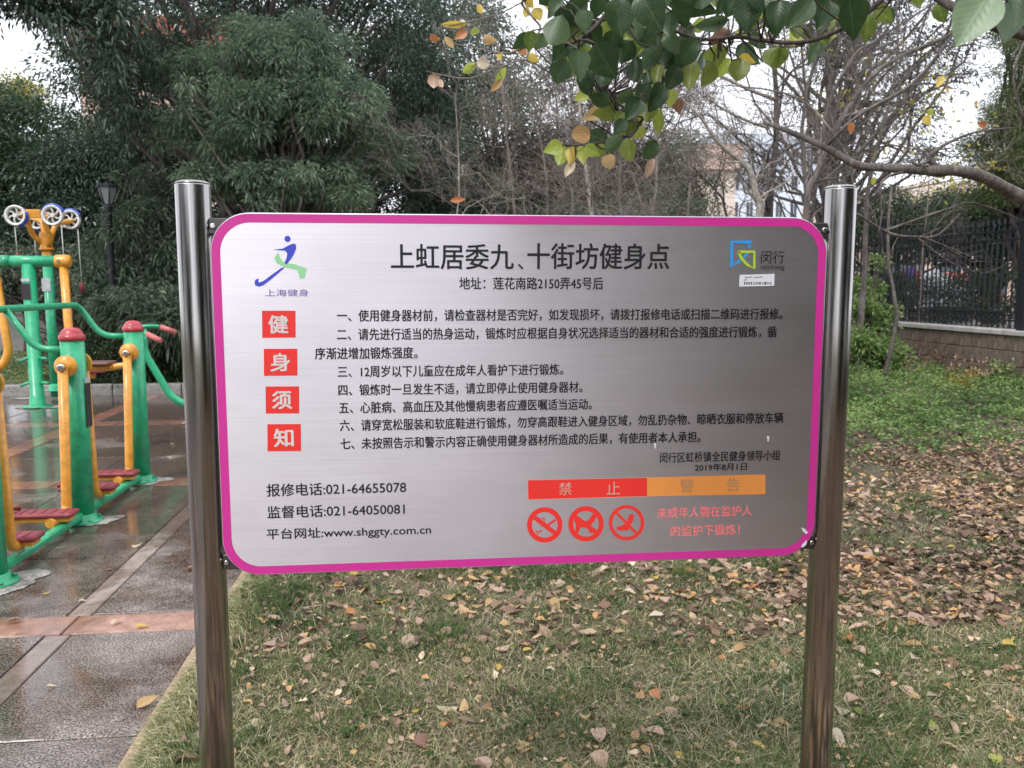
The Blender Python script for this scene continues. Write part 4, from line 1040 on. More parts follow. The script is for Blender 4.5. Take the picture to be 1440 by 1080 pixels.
bt('brown bare stem just left of the right steel post', 1140, 12.5, 1190, 60, .05, 54, bark='bark_dark', dense=1.0, fork=.3)
bt('pale barked bare tree with a thick stem below the hanging lime leaves', 838, 10.5, 800, 60, .055, 55, bark='bark_pale', dense=.85, spread=1.1, fork=.4)
bt('thin pale sapling rising behind the middle of the sign', 642, 10.5, 640, 130, .022, 56, bark='bark_pale', dense=.7, spread=1.0, fork=.5, twl=1.0)
bt('slender grey stem between the sapling and the pale barked tree', 775, 11.0, 745, 110, .035, 57, bark='bark_grey', dense=.9, fork=.4)
bt('bare stem with a greenish trunk below the lowest dark hanging leaves', 880, 11.5, 885, 80, .045, 58, bark='bark_grey', dense=.9, fork=.45)
bt('tangled bare thicket tree left of the pale barked tree', 720, 13.5, 700, 60, .04, 59, bark='bark_twig', dense=1.15, spread=1.3, fork=.3, twl=1.1)
bt('tangled bare thicket tree behind the hanging leaves', 900, 13.5, 930, 80, .045, 60, bark='bark_twig', dense=1.15, spread=1.3, fork=.3, twl=1.1)
bt('tangled bare thicket tree between the greenish trunk and the pink gable', 960, 13, 980, 130, .035, 61, bark='bark_twig', dense=1.0, spread=1.3, fork=.35)
bt('bare tree with wide upper twigs against the white sky at the upper right', 1225, 13.5, 1260, 0, .06, 62, bark='bark_grey', dense=1.1, spread=1.2, fork=.4, twl=1.1)
bt('small bare bush behind the pickets to the right of the steel post', 1300, 16.5, 1310, 180, .03, 63, bark='bark_twig', dense=1.0, spread=1.6, fork=.4)
bt('low brown thicket showing above the sign edge left of the sapling', 800, 15.5, 805, 140, .03, 64, bark='bark_twig', dense=1.15, spread=1.5, fork=.25)
bt('bare bush with crossing brown twigs seen above the middle of the sign', 850, 9.8, 830, 215, .02, 65, bark='bark_twig', dense=.95, spread=1.6, fork=.5)

# the near tree off to the right whose limb crosses the view
rs = random.Random(77)
nt_ = thing('bent_tree', 'near bare tree at the right whose thick curved limb sweeps down across the fence', 'tree', (5.6, 5.2, 0))
m = MB(); m.tube(wiggle((5.6, 5.2, -.05), (5.7, 5.3, 3.6), 8, .02, rs), [.13, .11, .10, .095, .09, .085, .08, .07, .06], 12); part('trunk', m, M['bark_grey'], nt_)
def A(x, y, v): return tuple(at(x, y, v))
p0 = at(1440, 280, 5.2)
main = [(5.62, 5.25, 1.15), A(1600, 335, 5.1), A(1500, 300, 5.1), A(1440, 279, 5.05), A(1385, 250, 5.0), A(1345, 240, 5.0), A(1318, 240, 5.0), A(1285, 238, 5.05), A(1245, 236, 5.1), A(1205, 232, 5.15), A(1160, 207, 5.2), A(1110, 185, 5.3), A(1075, 172, 5.4)]
rad = [.06, .052, .046, .042, .038, .036, .040, .030, .027, .026, .021, .017, .012]
def smooth_path(P, R, k=4):
    P = [Vector(p) for p in P]; out = []; rr = []
    for i in range(len(P)-1):
        p0_, p1, p2, p3 = P[max(0, i-1)], P[i], P[i+1], P[min(len(P)-1, i+2)]
        for j in range(k):
            t = j/k; out.append(.5*((2*p1) + (p2-p0_)*t + (2*p0_-5*p1+4*p2-p3)*t*t + (3*p1-p0_-3*p2+p3)*t**3)); rr.append(R[i]*(1-t)+R[i+1]*t)
    out.append(P[-1]); rr.append(R[-1]); return out, rr
m = MB(); a_, b_ = smooth_path(main, rad); b_ = [r*(1+rs.uniform(-.06, .06)) for r in b_]; m.tube(a_, b_, 12); part('limb', m, M['bark_grey'], nt_)
twg = MB()
subs = [([A(1318, 236, 5.0), A(1306, 222, 5.0), A(1316, 212, 5.0), A(1335, 200, 5.05), A(1375, 185, 5.1), A(1425, 180, 5.2)], [.022, .018, .014, .010, .007, .004]),
        ([A(1306, 226, 5.0), A(1290, 232, 4.95), A(1281, 224, 4.95)], [.012, .010, .006]),
        ([A(1270, 242, 5.05), A(1240, 255, 5.0), A(1240, 300, 5.0), A(1235, 330, 5.0)], [.010, .008, .005, .002]),
        ([A(1200, 232, 5.15), A(1150, 160, 5.3), A(1100, 130, 5.4), A(1020, 120, 5.6)], [.010, .008, .006, .003]),
        ([A(1160, 207, 5.2), A(1210, 160, 5.1), A(1280, 120, 5.1), A(1340, 50, 5.1)], [.012, .012, .010, .007]),
        ([A(1205, 300, 5.0), A(1250, 328, 5.1), A(1290, 333, 5.1), A(1320, 330, 5.1), A(1350, 300, 5.1)], [.006, .010, .008, .006, .003]),
        ([A(1240, 326, 5.1), A(1280, 312, 5.1), A(1335, 293, 5.1), A(1370, 285, 5.2), A(1440, 310, 5.2)], [.009, .007, .006, .004, .002]),
        ([A(1290, 334, 5.1), A(1330, 365, 5.1), A(1375, 385, 5.1)], [.006, .004, .002]),
        ([A(1300, 334, 5.1), A(1340, 350, 5.1), A(1376, 366, 5.1)], [.005, .003, .002]),
        ([A(1440, 170, 4.0), A(1425, 110, 4.0), A(1440, 60, 4.0)], [.008, .006, .005])]
for P_, R_ in subs:
    a_, b_ = smooth_path(P_, R_, 3); twg.tube(a_, b_, 7)
    for k in range(2, len(a_)-1, 2):
        d = (a_[k+1]-a_[k]).normalized(); dd = (d + Vector((rs.gauss(0, .7), rs.gauss(0, .3), rs.gauss(0, .7)))).normalized()
        L = rs.uniform(.10, .32); e = a_[k] + dd*L; w = wiggle(a_[k], e, 3, .06, rs); r0 = max(.0015, b_[k]*.4); twg.tube(w, [r0, r0*.8, r0*.6, .001], 4, caps=False)
        for q in range(2):
            dd2 = (dd + Vector((rs.gauss(0, .6), rs.gauss(0, .3), rs.gauss(0, .6)))).normalized(); twg.tube(wiggle(w[q+1], w[q+1] + dd2*L*.6, 2, .06, rs), [.0022, .0016, .0009], 3, caps=False)
part('twigs', twg, M['bark_grey'], nt_)['kind'] = 'stuff'

def branchwork(name, label, paths, bark, seed, base, tw=1.0, L0=(.3, .9)):
    rs = random.Random(seed); t = thing(name, label, 'tree', base, 'bare trees and saplings behind the sign'); tg = MB()
    for i, (P_, R_) in enumerate(paths):
        a_, b_ = smooth_path(P_, R_, 4); m = MB(); m.tube(a_, b_, 8); part('limb' if i else 'trunk', m, bark, t)
        for k in range(3, len(a_)-1):
            for _ in range(int(2*tw + rs.random())):
                d = (a_[k+1]-a_[k]).normalized(); dd = (d*.7 + Vector((rs.gauss(0, .6), rs.gauss(0, .4), rs.gauss(.1, .6)))).normalized()
                L = rs.uniform(*L0); w = wiggle(a_[k], a_[k]+dd*L, 4, .06, rs); r0 = max(.003, b_[k]*.4); tg.tube(w, [r0*(1-.8*q/4) for q in range(5)], 4, caps=False)
                for q in range(5):
                    d2 = (dd + Vector((rs.gauss(0, .6), rs.gauss(0, .5), rs.gauss(0, .6)))).normalized(); s0 = w[rs.randint(1, 4)]; w2 = wiggle(s0, s0+d2*L*rs.uniform(.3, .7), 3, .07, rs)
                    tg.tube(w2, [.0035, .003, .0022, .0012], 3, caps=False)
                    for _q in range(2):
                        d3 = (d2 + Vector((rs.gauss(0, .7), rs.gauss(0, .5), rs.gauss(0, .7)))).normalized(); s1 = w2[rs.randint(1, 3)]; tg.tube(wiggle(s1, s1+d3*L*.3, 2, .07, rs), [.0024, .002, .001], 3, caps=False)
    part('twigs', tg, bark, t)['kind'] = 'stuff'; return t
bb = at(1135, 305, 9)
branchwork('leaning_tree', 'bare tree left of the right steel post with long limbs slanting up to the right', [
  ([(bb[0], 9, 0), A(1133, 305, 9), A(1150, 240, 9), A(1185, 165, 9), A(1240, 95, 9), A(1330, 52, 9), A(1400, 10, 9)], [.05, .036, .033, .030, .027, .022, .014]),
  ([A(1150, 240, 9), A(1165, 150, 9.1), A(1200, 80, 9.2), A(1235, 55, 9.2), A(1320, 0, 9.3)], [.024, .020, .017, .014, .010]),
  ([A(1185, 165, 9), A(1230, 150, 8.9), A(1290, 118, 8.8), A(1345, 125, 8.8)], [.022, .018, .012, .006]),
  ([A(1140, 270, 9), A(1180, 235, 9.2), A(1225, 195, 9.4), A(1250, 150, 9.5), A(1265, 110, 9.5)], [.018, .016, .012, .008, .004])], M['bark_grey'], 91, (bb[0], 9, 0), .6)
bb = at(1040, 305, 10)
branchwork('crooked_tree', 'pale crooked bare tree bending left in front of the pink gable', [
  ([(bb[0]+.1, 10, 0), A(1068, 320, 10), A(1062, 270, 10), A(1050, 235, 10), A(1010, 200, 10), A(985, 165, 10), A(960, 140, 10)], [.06, .05, .045, .035, .025, .018, .01]),
  ([A(1068, 290, 10), A(1040, 250, 10.1), A(1030, 215, 10.2), A(1025, 180, 10.2)], [.018, .014, .01, .005]),
  ([A(1080, 180, 10.4), A(1040, 165, 10.4), A(1000, 140, 10.4), A(985, 95, 10.4)], [.022, .018, .014, .006]),
  ([A(1090, 140, 10.4), A(1040, 120, 10.4), A(985, 90, 10.5), A(970, 70, 10.5)], [.026, .022, .018, .012])], M['bark_pale'], 92, (bb[0], 10, 0), .5, (.2, .6))

# ------------------------------------------------------------------ large leaves: shared shapes
def leaf_shape(kind, seed, curl=.12, lobes=0, nx=9):
    """unit leaf along +x from 0 to 1, half width 0.5 of its width, mesh with a raised midrib"""
    rs = random.Random(seed); vs = []; fs = []
    wfun = {'oval': lambda t: sin(pi*min(1, t**.85))**.75*.5, 'ovate': lambda t: (sin(pi*t**.62))**.9*.5, 'round': lambda t: math.sqrt(max(0, .25-(t-.5)**2)),
            'long': lambda t: sin(pi*t)**.8*.5}[kind]
    ph = rs.uniform(0, 6)
    for i in range(nx+1):
        t = i/nx; w = wfun(t) if 0 < i < nx else .012
        if lobes: w *= 1 + lobes*sin(t*14+ph)
        zc_ = -curl*(t-.3)**2*2.2 + .03*sin(5*t+ph)
        for s in (-1, -.5, 0, .5, 1):
            ww = w*s*(1+.05*sin(9*t+ph+s))
            vs.append((t, ww, zc_ + abs(s)*w*.28*(1+curl) + .025*sin(7*t+3*s+ph)*abs(s)))
    for i in range(nx):
        for j in range(4):
            a = i*5+j; fs.append((a, a+1, a+6, a+5))
    m = MB(); m.add(vs, fs, True); return m
def leaf_variants(mat):
    out = {}
    for kind in ('oval', 'ovate', 'round', 'long'):
        for s in range(3):
            me = leaf_shape(kind, s*7+len(kind), .06 + .10*s).mesh('leaf'); me.materials.append(mat); out[(kind, s)] = me
    return out
LV = {k: leaf_variants(v) for k, v in LF.items()}
def place_leaf(key, kind, s, base, direction, normal, L, Wd, parent, name='leaf'):
    o = link(name, LV[key][(kind, s)], None, parent)
    X = Vector(direction).normalized(); Nn = Vector(normal); Y = Nn.cross(X).normalized(); Z = X.cross(Y)
    R = Matrix((X, Y, Z)).transposed().to_4x4()
    b0 = Vector(base) - (parent.location if parent else Vector((0, 0, 0)))
    o.matrix_local = Matrix.Translation(b0) @ R @ Matrix.Diagonal((L, Wd, (L+Wd)/2, 1))
    return o
def hang_leaves(parent, lst, stems, stemmat):
    """lst: (x, y, length px, width px, axis angle deg in the photo, type, distance)"""
    rs = random.Random(99); tw = MB(); nodes = []
    for P_, R_ in stems:
        a_, b_ = smooth_path(P_, R_, 4); m = MB(); m.tube(a_, b_, 8); part('branch', m, stemmat, parent); nodes += list(a_)
    for (x, y, L, Wd, ang, ty, v) in lst:
        a = radians(ang); dx, dy = cos(a)*L/2, sin(a)*L/2
        bx, by, tx, ty_ = x-dx, y-dy, x+dx, y+dy
        tilt = rs.uniform(-.18, .18)
        B = Vector(at(bx, by, v)); T = Vector(at(tx, ty_, v + tilt*L/FPX*v*2))
        D = T-B; size = v/FPX
        toc = Vector((0, 0, EYE)) - (B+T)/2; toc.normalize()
        nrm = (toc + Vector((rs.uniform(-.4, .4), rs.uniform(-.3, .3), rs.uniform(-.35, .35)))); nrm = nrm - D.normalized()*nrm.dot(D.normalized())
        kind = 'round' if Wd/L > .78 else ('oval' if Wd/L > .48 else 'long')
        if kind == 'oval' and rs.random() < .5: kind = 'ovate'
        k_ = .96
        place_leaf(ty, kind, rs.randint(0, 2), B, D, nrm*rs.choice((1, 1, -1)), D.length*k_, Wd*size*1.12*k_, parent)
        near = min(nodes, key=lambda q: (q-B).length)
        if (near-B).length < .40: tw.tube(wiggle(near, B, 3, .08, rs), [.0016, .0014, .0012, .001], 5, caps=False)
    part('petioles', tw, stemmat, parent)['kind'] = 'stuff'
mag = thing('magnolia_branches', 'near branches with broad dark green and lime leaves hanging over the top right', 'tree', (2.0, .9, 0))
V0 = 1.15
_L = [(782,45,50,36,110,'M',1.1),(808,12,44,26,150,'D',1.2),(823,31,36,24,95,'M',1.05),(805,42,32,22,80,'D',1.2),(786,72,40,26,120,'D',1.15),(852,88,62,46,62,'D',1.1),
(814,93,50,29,86,'M',1.0),(788,101,40,30,110,'M',1.15),(825,116,38,24,82,'D',1.2),(870,25,56,40,80,'D',1.1),(915,16,62,42,60,'M',1.05),(893,42,36,24,70,'M',1.15),
(940,36,40,26,95,'M',1.1),(981,8,66,36,20,'D',1.1),(910,56,42,24,40,'M',1.15),(924,62,32,20,90,'D',1.2),(966,75,52,30,130,'D',1.15),(915,83,44,26,140,'M',1.1),
(937,78,40,24,100,'D',1.2),(893,100,40,22,95,'D',1.2),(924,106,34,18,100,'O',1.2),(946,110,38,26,110,'D',1.15),(970,106,42,27,95,'O',1.2),(912,108,32,18,80,'D',1.25),
(924,136,42,26,110,'D',1.15),(889,155,40,27,122,'D',1.15),(912,155,44,27,100,'O',1.2),(927,171,38,16,95,'Y',1.25),(887,183,30,20,90,'O',1.25),(898,188,24,16,150,'Y',1.3),
(871,180,30,18,130,'M',1.2),(862,203,36,20,140,'M',1.2),(884,212,35,24,85,'O',1.2),(777,209,30,21,165,'Y',1.25),(789,219,31,19,100,'Y',1.3),(803,219,29,16,105,'G',1.3),
(801,237,27,12,120,'C',1.3),(819,219,30,17,85,'Y',1.3),(833,213,26,18,30,'Y',1.25),(856,227,21,18,80,'T',1.35),(845,212,22,13,95,'O',1.35),(817,189,27,22,178,'T',1.35),
(838,158,38,18,148,'T',1.4),(820,135,28,15,160,'Y',1.4),(846,136,26,14,100,'Y',1.4),(954,150,25,16,80,'B',1.4),(1009,82,30,22,90,'O',1.3),(1019,95,32,18,130,'Y',1.35),
(1039,98,32,27,100,'O',1.3),(1051,85,26,16,20,'G',1.35),(1086,83,34,27,120,'O',1.25),(1053,16,62,40,100,'D',1.1),(1088,28,50,30,90,'D',1.1),(1002,33,48,20,165,'M',1.2),
(1010,53,38,19,150,'B',1.25),(1056,34,36,14,160,'O',1.3),(1094,25,54,32,95,'D',1.05),(1125,18,56,30,130,'M',1.05),(1156,22,50,36,110,'D',1.1),(1198,28,66,44,85,'D',1.0),
(1220,38,46,22,95,'O',1.2),(1244,22,34,23,30,'O',1.25),(1163,47,40,25,90,'Y',1.25),(1137,50,32,18,60,'O',1.3),(1094,80,36,27,100,'O',1.25),(1370,24,92,60,122,'P',.85),(1422,28,84,42,100,'D',.9),
(960,22,44,28,70,'D',1.15),(840,8,40,26,100,'D',1.15),(890,-4,50,34,90,'D',1.15),(1030,2,50,34,110,'D',1.15),(780,12,34,22,130,'M',1.2),(862,60,38,26,95,'D',1.2),(945,60,34,22,60,'M',1.15),
(905,132,34,22,115,'D',1.2),(948,92,34,20,120,'D',1.2),(1180,8,44,30,60,'D',1.15),(1120,38,36,22,80,'O',1.3),(878,135,30,18,150,'M',1.25),(914,236,30,12,112,'K',1.5),(760,60,30,18,130,'M',1.25),
(870,168,26,15,120,'O',1.25),(848,110,34,24,100,'D',1.18),(795,28,40,30,70,'D',1.18),(1290,-6,40,26,80,'O',1.2),(990,-8,60,40,85,'D',1.1),(930,-2,60,36,100,'M',1.1),(1070,-4,46,36,90,'D',1.1),(835,50,44,30,60,'D',1.22),(880,75,40,28,120,'D',1.2)]
_S = [([A(1480, 60, 1.0), A(1400, 38, 1.0), A(1340, 10, 1.05), A(1290, -20, 1.1), A(1240, -30, 1.1)], [.006, .006, .006, .005, .005]),
      ([A(1260, -20, 1.1), A(1210, 25, 1.1), A(1150, 55, 1.15), A(1100, 60, 1.15), A(1040, 52, 1.18), A(985, 55, 1.2), A(940, 40, 1.2)], [.004, .0035, .003, .003, .003, .0025, .002]),
      ([A(985, 55, 1.2), A(975, 80, 1.2), A(935, 95, 1.22), A(930, 120, 1.22), A(905, 165, 1.24), A(885, 190, 1.26), A(850, 200, 1.28), A(800, 205, 1.3)], [.0028, .0026, .0024, .0022, .002, .0018, .0016, .0012]),
      ([A(900, -30, 1.15), A(860, 10, 1.15), A(835, 40, 1.15), A(810, 58, 1.15), A(795, 62, 1.15)], [.0035, .003, .003, .0025, .002]),
      ([A(880, 180, 1.26), A(860, 140, 1.35), A(835, 140, 1.4), A(825, 175, 1.4)], [.0014, .0012, .0012, .001])]
rj = random.Random(8)
_more = []
for q in _L:
    if q[5] in 'DMO':
        for _ in range(2 if q[5] == 'D' else 1):
            w_ = rj.uniform(.5, .7); l_ = rj.uniform(26, 42)
            _more.append((q[0]+rj.gauss(0, 22), min(q[1]+rj.gauss(-4, 13), 215), l_, l_*w_, q[4]+rj.gauss(0, 35), rj.choice('DDMOOY' if q[1] > 40 or q[0] > 980 else 'DDDM'), q[6]+rj.uniform(.05, .25)))
hang_leaves(mag, _L + _more, _S, M['bark_dark'])
yb = thing('autumn_branch', 'thin twigs with sparse yellow and orange leaves against the dark evergreen', 'tree', (.2, 3.0, 0))
_L = [(675,13,16,9,60,'G',3),(640,34,40,9,0,'G',3),(647,50,22,12,150,'R',3),(612,54,18,9,20,'R',3),(632,60,22,9,50,'T',3),(690,56,22,13,10,'T',3),(734,68,24,14,70,'R',3),(728,66,20,10,160,'T',3),(751,82,17,13,20,'G',3),
(660,96,26,12,150,'Y',3),(680,89,20,15,10,'C',3),(704,108,32,11,118,'Y',3),(698,120,26,9,130,'T',3),(756,20,20,15,60,'G',3),(745,5,18,14,40,'G',3),(775,6,26,18,80,'G',3),(740,18,16,10,100,'G',3),(780,16,18,10,70,'R',3),
(643,281,24,8,175,'R',3.4),(610,114,22,17,85,'K',3.4),(620,118,14,9,60,'K',3.4),(703,80,12,8,80,'G',3),(667,44,14,8,150,'Y',3),(1322,115,18,10,120,'G',4),(1304,170,16,12,60,'G',4),(1308,158,12,8,100,'Y',4),(1197,180,16,9,90,'R',4),(1382,176,16,10,20,'R',4),(1228,255,12,7,90,'Y',4)]
_S = [([A(790, -20, 2.9), A(735, 0, 3), A(750, 25, 3), A(760, 40, 3), A(745, 60, 3), A(715, 75, 3), A(680, 70, 3), A(640, 62, 3)], [.006, .005, .004, .004, .003, .003, .002, .002]),
      ([A(745, 60, 3), A(790, 110, 3.1), A(740, 85, 3), A(700, 95, 3), A(660, 92, 3)], [.003, .004, .003, .002, .0015]),
      ([A(700, 95, 3), A(660, 110, 3.2), A(620, 105, 3.4), A(600, 100, 3.4)], [.002, .002, .002, .0015]),
      ([A(740, 0, 3), A(700, 20, 3), A(660, 30, 3), A(620, 40, 3)], [.003, .002, .002, .001])]
hang_leaves(yb, _L, _S, M['bark_twig'])

# ------------------------------------------------------------------ grass, ground cover, litter
g = np.random.default_rng(12)
def fan(n, v0, v1, p, xl, xr, g):
    """points thinning with distance inside the lawn"""
    v = (v0**(1-p) + g.random(n)*(v1**(1-p)-v0**(1-p)))**(1/(1-p))
    xmin = np.maximum(xl(v), RX0+.01); xmax = np.minimum(xr(v), FX-.1)
    return xmin + g.random(n)*(xmax-xmin), v
wavy = lambda x, y: (np.sin(x*2.1+np.sin(y*1.7)*1.3)*np.sin(y*2.6+np.sin(x*1.9)) + .6*np.sin(x*5.3+y*3.1)*np.sin(y*6.1-x*2.2))
def blades(n, v0, v1, p, hgt, wid, g, tint_fn, xl, xr, lean=.5, keep=None):
    x, y = fan(n, v0, v1, p, xl, xr, g)
    if keep is not None: k = keep(x, y, g); x, y = x[k], y[k]
    n = len(x); z = lawn_z(x, y); a = g.random(n)*2*pi
    tf = np.clip((wavy(x, y)+.2)*.6, 0, 1)
    h = hgt*(.45 + .9*g.random(n))*(1 + .7*tf); w = wid*(.7 + .6*g.random(n))*(1+.10*np.maximum(y-3, 0))
    ln = lean*(.3 + g.random(n)); b = g.random(n)*2*pi
    ax, ay = np.cos(a)*w/2, np.sin(a)*w/2; lx, ly = np.cos(b)*h*ln, np.sin(b)*h*ln
    B = np.stack([x, y, z-.003], 1); s = np.stack([ax, ay, 0*x], 1)
    mid = B + np.stack([lx*.35, ly*.35, h*.55], 1); tip = B + np.stack([lx*1.1, ly*1.1, h*.9], 1)
    V = np.stack([B-s, B+s, mid+s*.75, mid-s*.75, tip], 1).reshape(-1, 3)
    i = np.arange(n)[:, None]*5
    F = np.concatenate([i+[0, 1, 2], i+[0, 2, 3], i+[3, 2, 4]], 1).reshape(-1, 3)
    t = tint_fn(x, y, tf, g, n); return V, F, np.repeat(np.clip(t, 0, 1), 3)
xl = lambda v: -.9 + 0*v
xr = lambda v: .80*v + .6
def tint_lawn(x, y, tf, g, n):
    t = .59 - .30*tf + .10*np.sin(x*9+y*3)*np.sin(y*8-x*4) + g.normal(0, .17, n); s = g.random(n) < .22; t[s] = .8 + .2*g.random(s.sum()); return t
nolit = lambda x, y, g: g.random(len(x)) > np.clip((y - 4.2 - .0*x)/2.0, 0, .62)*np.clip((x+.6)/1.6, .35, 1)
V1, F1, T1 = blades(150000, 1.9, 8.0, 1.9, .027, .0035, g, tint_lawn, xl, xr, .9, nolit)
# matted dry blades lying nearly flat
V2, F2, T2 = blades(40000, 1.9, 7.5, 1.9, .030, .0030, g, lambda x, y, tf, g, n: .68 + .3*g.random(n), xl, xr, 2.6, nolit)
# darker green tufts
tx, ty = fan(300, 2.0, 7.5, 1.4, xl, xr, g); tx = np.concatenate([tx, g.uniform(-.86, -.70, 26), g.uniform(.3, 2.2, 26)]); ty = np.concatenate([ty, g.uniform(1.9, 4.3, 26), g.uniform(4.0, 4.8, 26)])
n = 30000; k = g.integers(0, len(tx), n); sx = tx[k] + g.normal(0, .055, n)*(.5+g.random(len(tx))[k]); sy = ty[k] + g.normal(0, .045, n)
sx = np.maximum(sx, RX0+.0); tone = g.random(len(tx))[k]
h = .055*(.5+g.random(n))*(.7 + .5*g.random(len(tx))[k]); a = g.random(n)*2*pi; b_ = np.arctan2(sy-ty[k], sx-tx[k]) + g.normal(0, .7, n)
w = .0036*(.7+.6*g.random(n)); Bp = np.stack([sx, sy, lawn_z(sx, sy)-.003], 1); s_ = np.stack([np.cos(a)*w/2, np.sin(a)*w/2, 0*a], 1)
dv = np.stack([np.cos(b_), np.sin(b_), 0*b_], 1)
mid = Bp + dv*(h*.3)[:, None] + np.array([0, 0, 1])*(h*.65)[:, None]; tip = Bp + dv*(h*.95)[:, None] + np.array([0, 0, 1])*(h*.85)[:, None]
V3 = np.stack([Bp-s_, Bp+s_, mid+s_*.8, mid-s_*.8, tip], 1).reshape(-1, 3); i = np.arange(n)[:, None]*5
F3 = np.concatenate([i+[0, 1, 2], i+[0, 2, 3], i+[3, 2, 4]], 1).reshape(-1, 3); T3 = np.repeat(np.clip(.12 + .35*tone + g.normal(0, .09, n), 0, 1), 3)
# straw coloured fringe leaning over the kerb
n = 26000; sy = 1.6 + g.random(n)**1.2*8; sx = RX0 + np.abs(g.normal(0, .05, n)) - .012 - .022*np.clip(np.sin(sy*5.1)+np.sin(sy*2.3), 0, 2); h = .056*(.5+g.random(n)); a = g.random(n)*2*pi; w = .0032*(.7+.6*g.random(n))*(1+.1*sy)
b_ = pi + g.normal(0, .8, n); dv = np.stack([np.cos(b_), np.sin(b_), 0*b_], 1); Bp = np.stack([sx, sy, np.full(n, .004)], 1); s_ = np.stack([np.cos(a)*w/2, np.sin(a)*w/2, 0*a], 1)
mid = Bp + dv*(h*.35)[:, None] + np.array([0, 0, 1])*(h*.55)[:, None]; tip = Bp + dv*(h*1.0)[:, None] + np.array([0, 0, 1])*(h*.6)[:, None]
V4 = np.stack([Bp-s_, Bp+s_, mid+s_*.8, mid-s_*.8, tip], 1).reshape(-1, 3); i = np.arange(n)[:, None]*5
F4 = np.concatenate([i+[0, 1, 2], i+[0, 2, 3], i+[3, 2, 4]], 1).reshape(-1, 3); T4 = np.repeat(np.clip(.72 + g.normal(0, .16, n), 0, 1), 3)
def joined(name, parts, mat):
    o = 0; VV = []; FF = []; TT = []
    for V, F, T in parts: VV.append(V); FF.append(F+o); TT.append(T); o += len(V)
    return link(name, npmesh(name, np.concatenate(VV), np.concatenate(FF), np.concatenate(TT)), mat)
# flat rosettes of small weeds here and there
wx, wy = fan(240, 2.0, 7.0, 1.5, xl, xr, g); k = np.repeat(np.arange(240), 7); N5 = len(k); a = g.random(N5)*2*pi
D5 = np.stack([np.cos(a), np.sin(a), g.uniform(.1, .6, N5)], 1); P5 = np.stack([wx[k], wy[k], lawn_z(wx[k], wy[k])+.012], 1) + D5*.006
V5, F5 = leaf_mesh(P5, D5, .030*(.5+g.random(N5)), .014*(.5+g.random(N5)), g); T5 = np.repeat(np.clip(g.normal(.2, .12, N5), 0, 1), 2)
gr = joined('grass', [(V1, F1, T1), (V2, F2, T2), (V3, F3, T3), (V4, F4, T4), (V5, F5, T5)], M['grass'])
stuff(gr, 'short withered olive and straw coloured grass covering the lawn', 'grass')

def scatter(templates, P, S_, g, flat=.35):
    """copies of small template meshes (V, F) turned at random about the vertical and tipped a little"""
    VV = []; FF = []; TI = []; o = 0
    pick = g.integers(0, len(templates), len(P))
    for ti, (tv, tf_) in enumerate(templates):
        k = np.where(pick == ti)[0]; n = len(k)
        if not n: continue
        a = g.random(n)*2*pi; X = np.stack([np.cos(a), np.sin(a), g.normal(0, flat, n)], 1); X = unit(X)
        Z = unit(np.stack([g.normal(0, flat, n), g.normal(0, flat, n), np.ones(n)], 1)); Y = unit(np.cross(Z, X)); Z = np.cross(X, Y)
        flip = np.where(g.random(n) < .5, 1, -1)[:, None]; Z = Z*flip; 
        R = np.stack([X, Y, Z], 2)
        v = np.einsum('nij,mj->nmi', R, tv)*S_[k][:, None, None] + P[k][:, None, :]
        VV.append(v.reshape(-1, 3)); FF.append((np.arange(n)[:, None, None]*len(tv) + tf_[None] + o).reshape(-1, tf_.shape[1])); TI.append(np.repeat(k, len(tf_))); o += n*len(tv)
    return np.concatenate(VV), np.concatenate(FF), np.concatenate(TI)
def dry_template(seed, lob, nseg=5):
    """a curled dry leaf: midrib with an uneven edge on each side"""
    r = np.random.default_rng(seed); t = np.linspace(0, 1, nseg+1); w = np.sin(np.pi*np.clip(t**.8, 0, 1))**.7*.33*(1+lob*r.normal(size=nseg+1)); w[0] = w[-1] = .01
    cz = r.uniform(-.25, .5)*(t-.5)**2 + r.normal(0, .02, nseg+1); ez = w*r.uniform(.2, 1.1)
    mid = np.stack([t-.5, 0*t, cz], 1); L = np.stack([t-.5+lob*.2*r.normal(size=nseg+1), w, cz+ez], 1); R = np.stack([t-.5+lob*.2*r.normal(size=nseg+1), -w, cz+ez*r.uniform(.2, 1.2)], 1)
    V = np.concatenate([mid, L, R]); n = nseg+1; F = []
    for i in range(nseg): F += [(i, i+1, n+i+1, n+i), (i+1, i, 2*n+i, 2*n+i+1)]
    return V, np.array(F)
T_dry = [dry_template(i, .05 + .14*(i % 3)) for i in range(14)]
# deep litter on the right and towards the back
def litter_zone(n, g):
    x, y = fan(n, 3.3, 15, 1.55, xl, lambda v: .80*v+.8, g)
    px = x/np.maximum(y, .1)
    edge = 4.75 - 1.15*np.clip(x-.6, 0, 1.5) + .5*g.normal(size=n)*np.clip(x, 0, 1) + .35*np.sin(x*3+1) + .25*np.sin(x*7.7)
    dens = np.clip((y-edge)/.9, 0, 1)*np.clip((8.6-y)/1.8, .16, 1)
    band = np.exp(-((y-8.0)/1.2)**2)*.6
    patch = np.clip(.60 + .75*wavy(x*1.15+1, y*.9+2), .10, 1)
    return x, y, np.clip(dens*patch, .06, 1)
x, y, d = litter_zone(76000, g); k = g.random(len(x)) < d; x, y = x[k], y[k]; n = len(x)
P = np.stack([x, y, lawn_z(x, y) + .004 + .030*g.random(n)], 1); sz = .032*np.exp(np.abs(g.normal(0, .42, n)))
near_ = P[:, 1] < 4.9; T_far = [dry_template(40+i, .05 + .14*(i % 3), 2) for i in range(14)]
Va, Fa, TIa = scatter(T_dry, P[near_], sz[near_], g, .33); Vb, Fb, TIb = scatter(T_far, P[~near_], sz[~near_], g, .33)
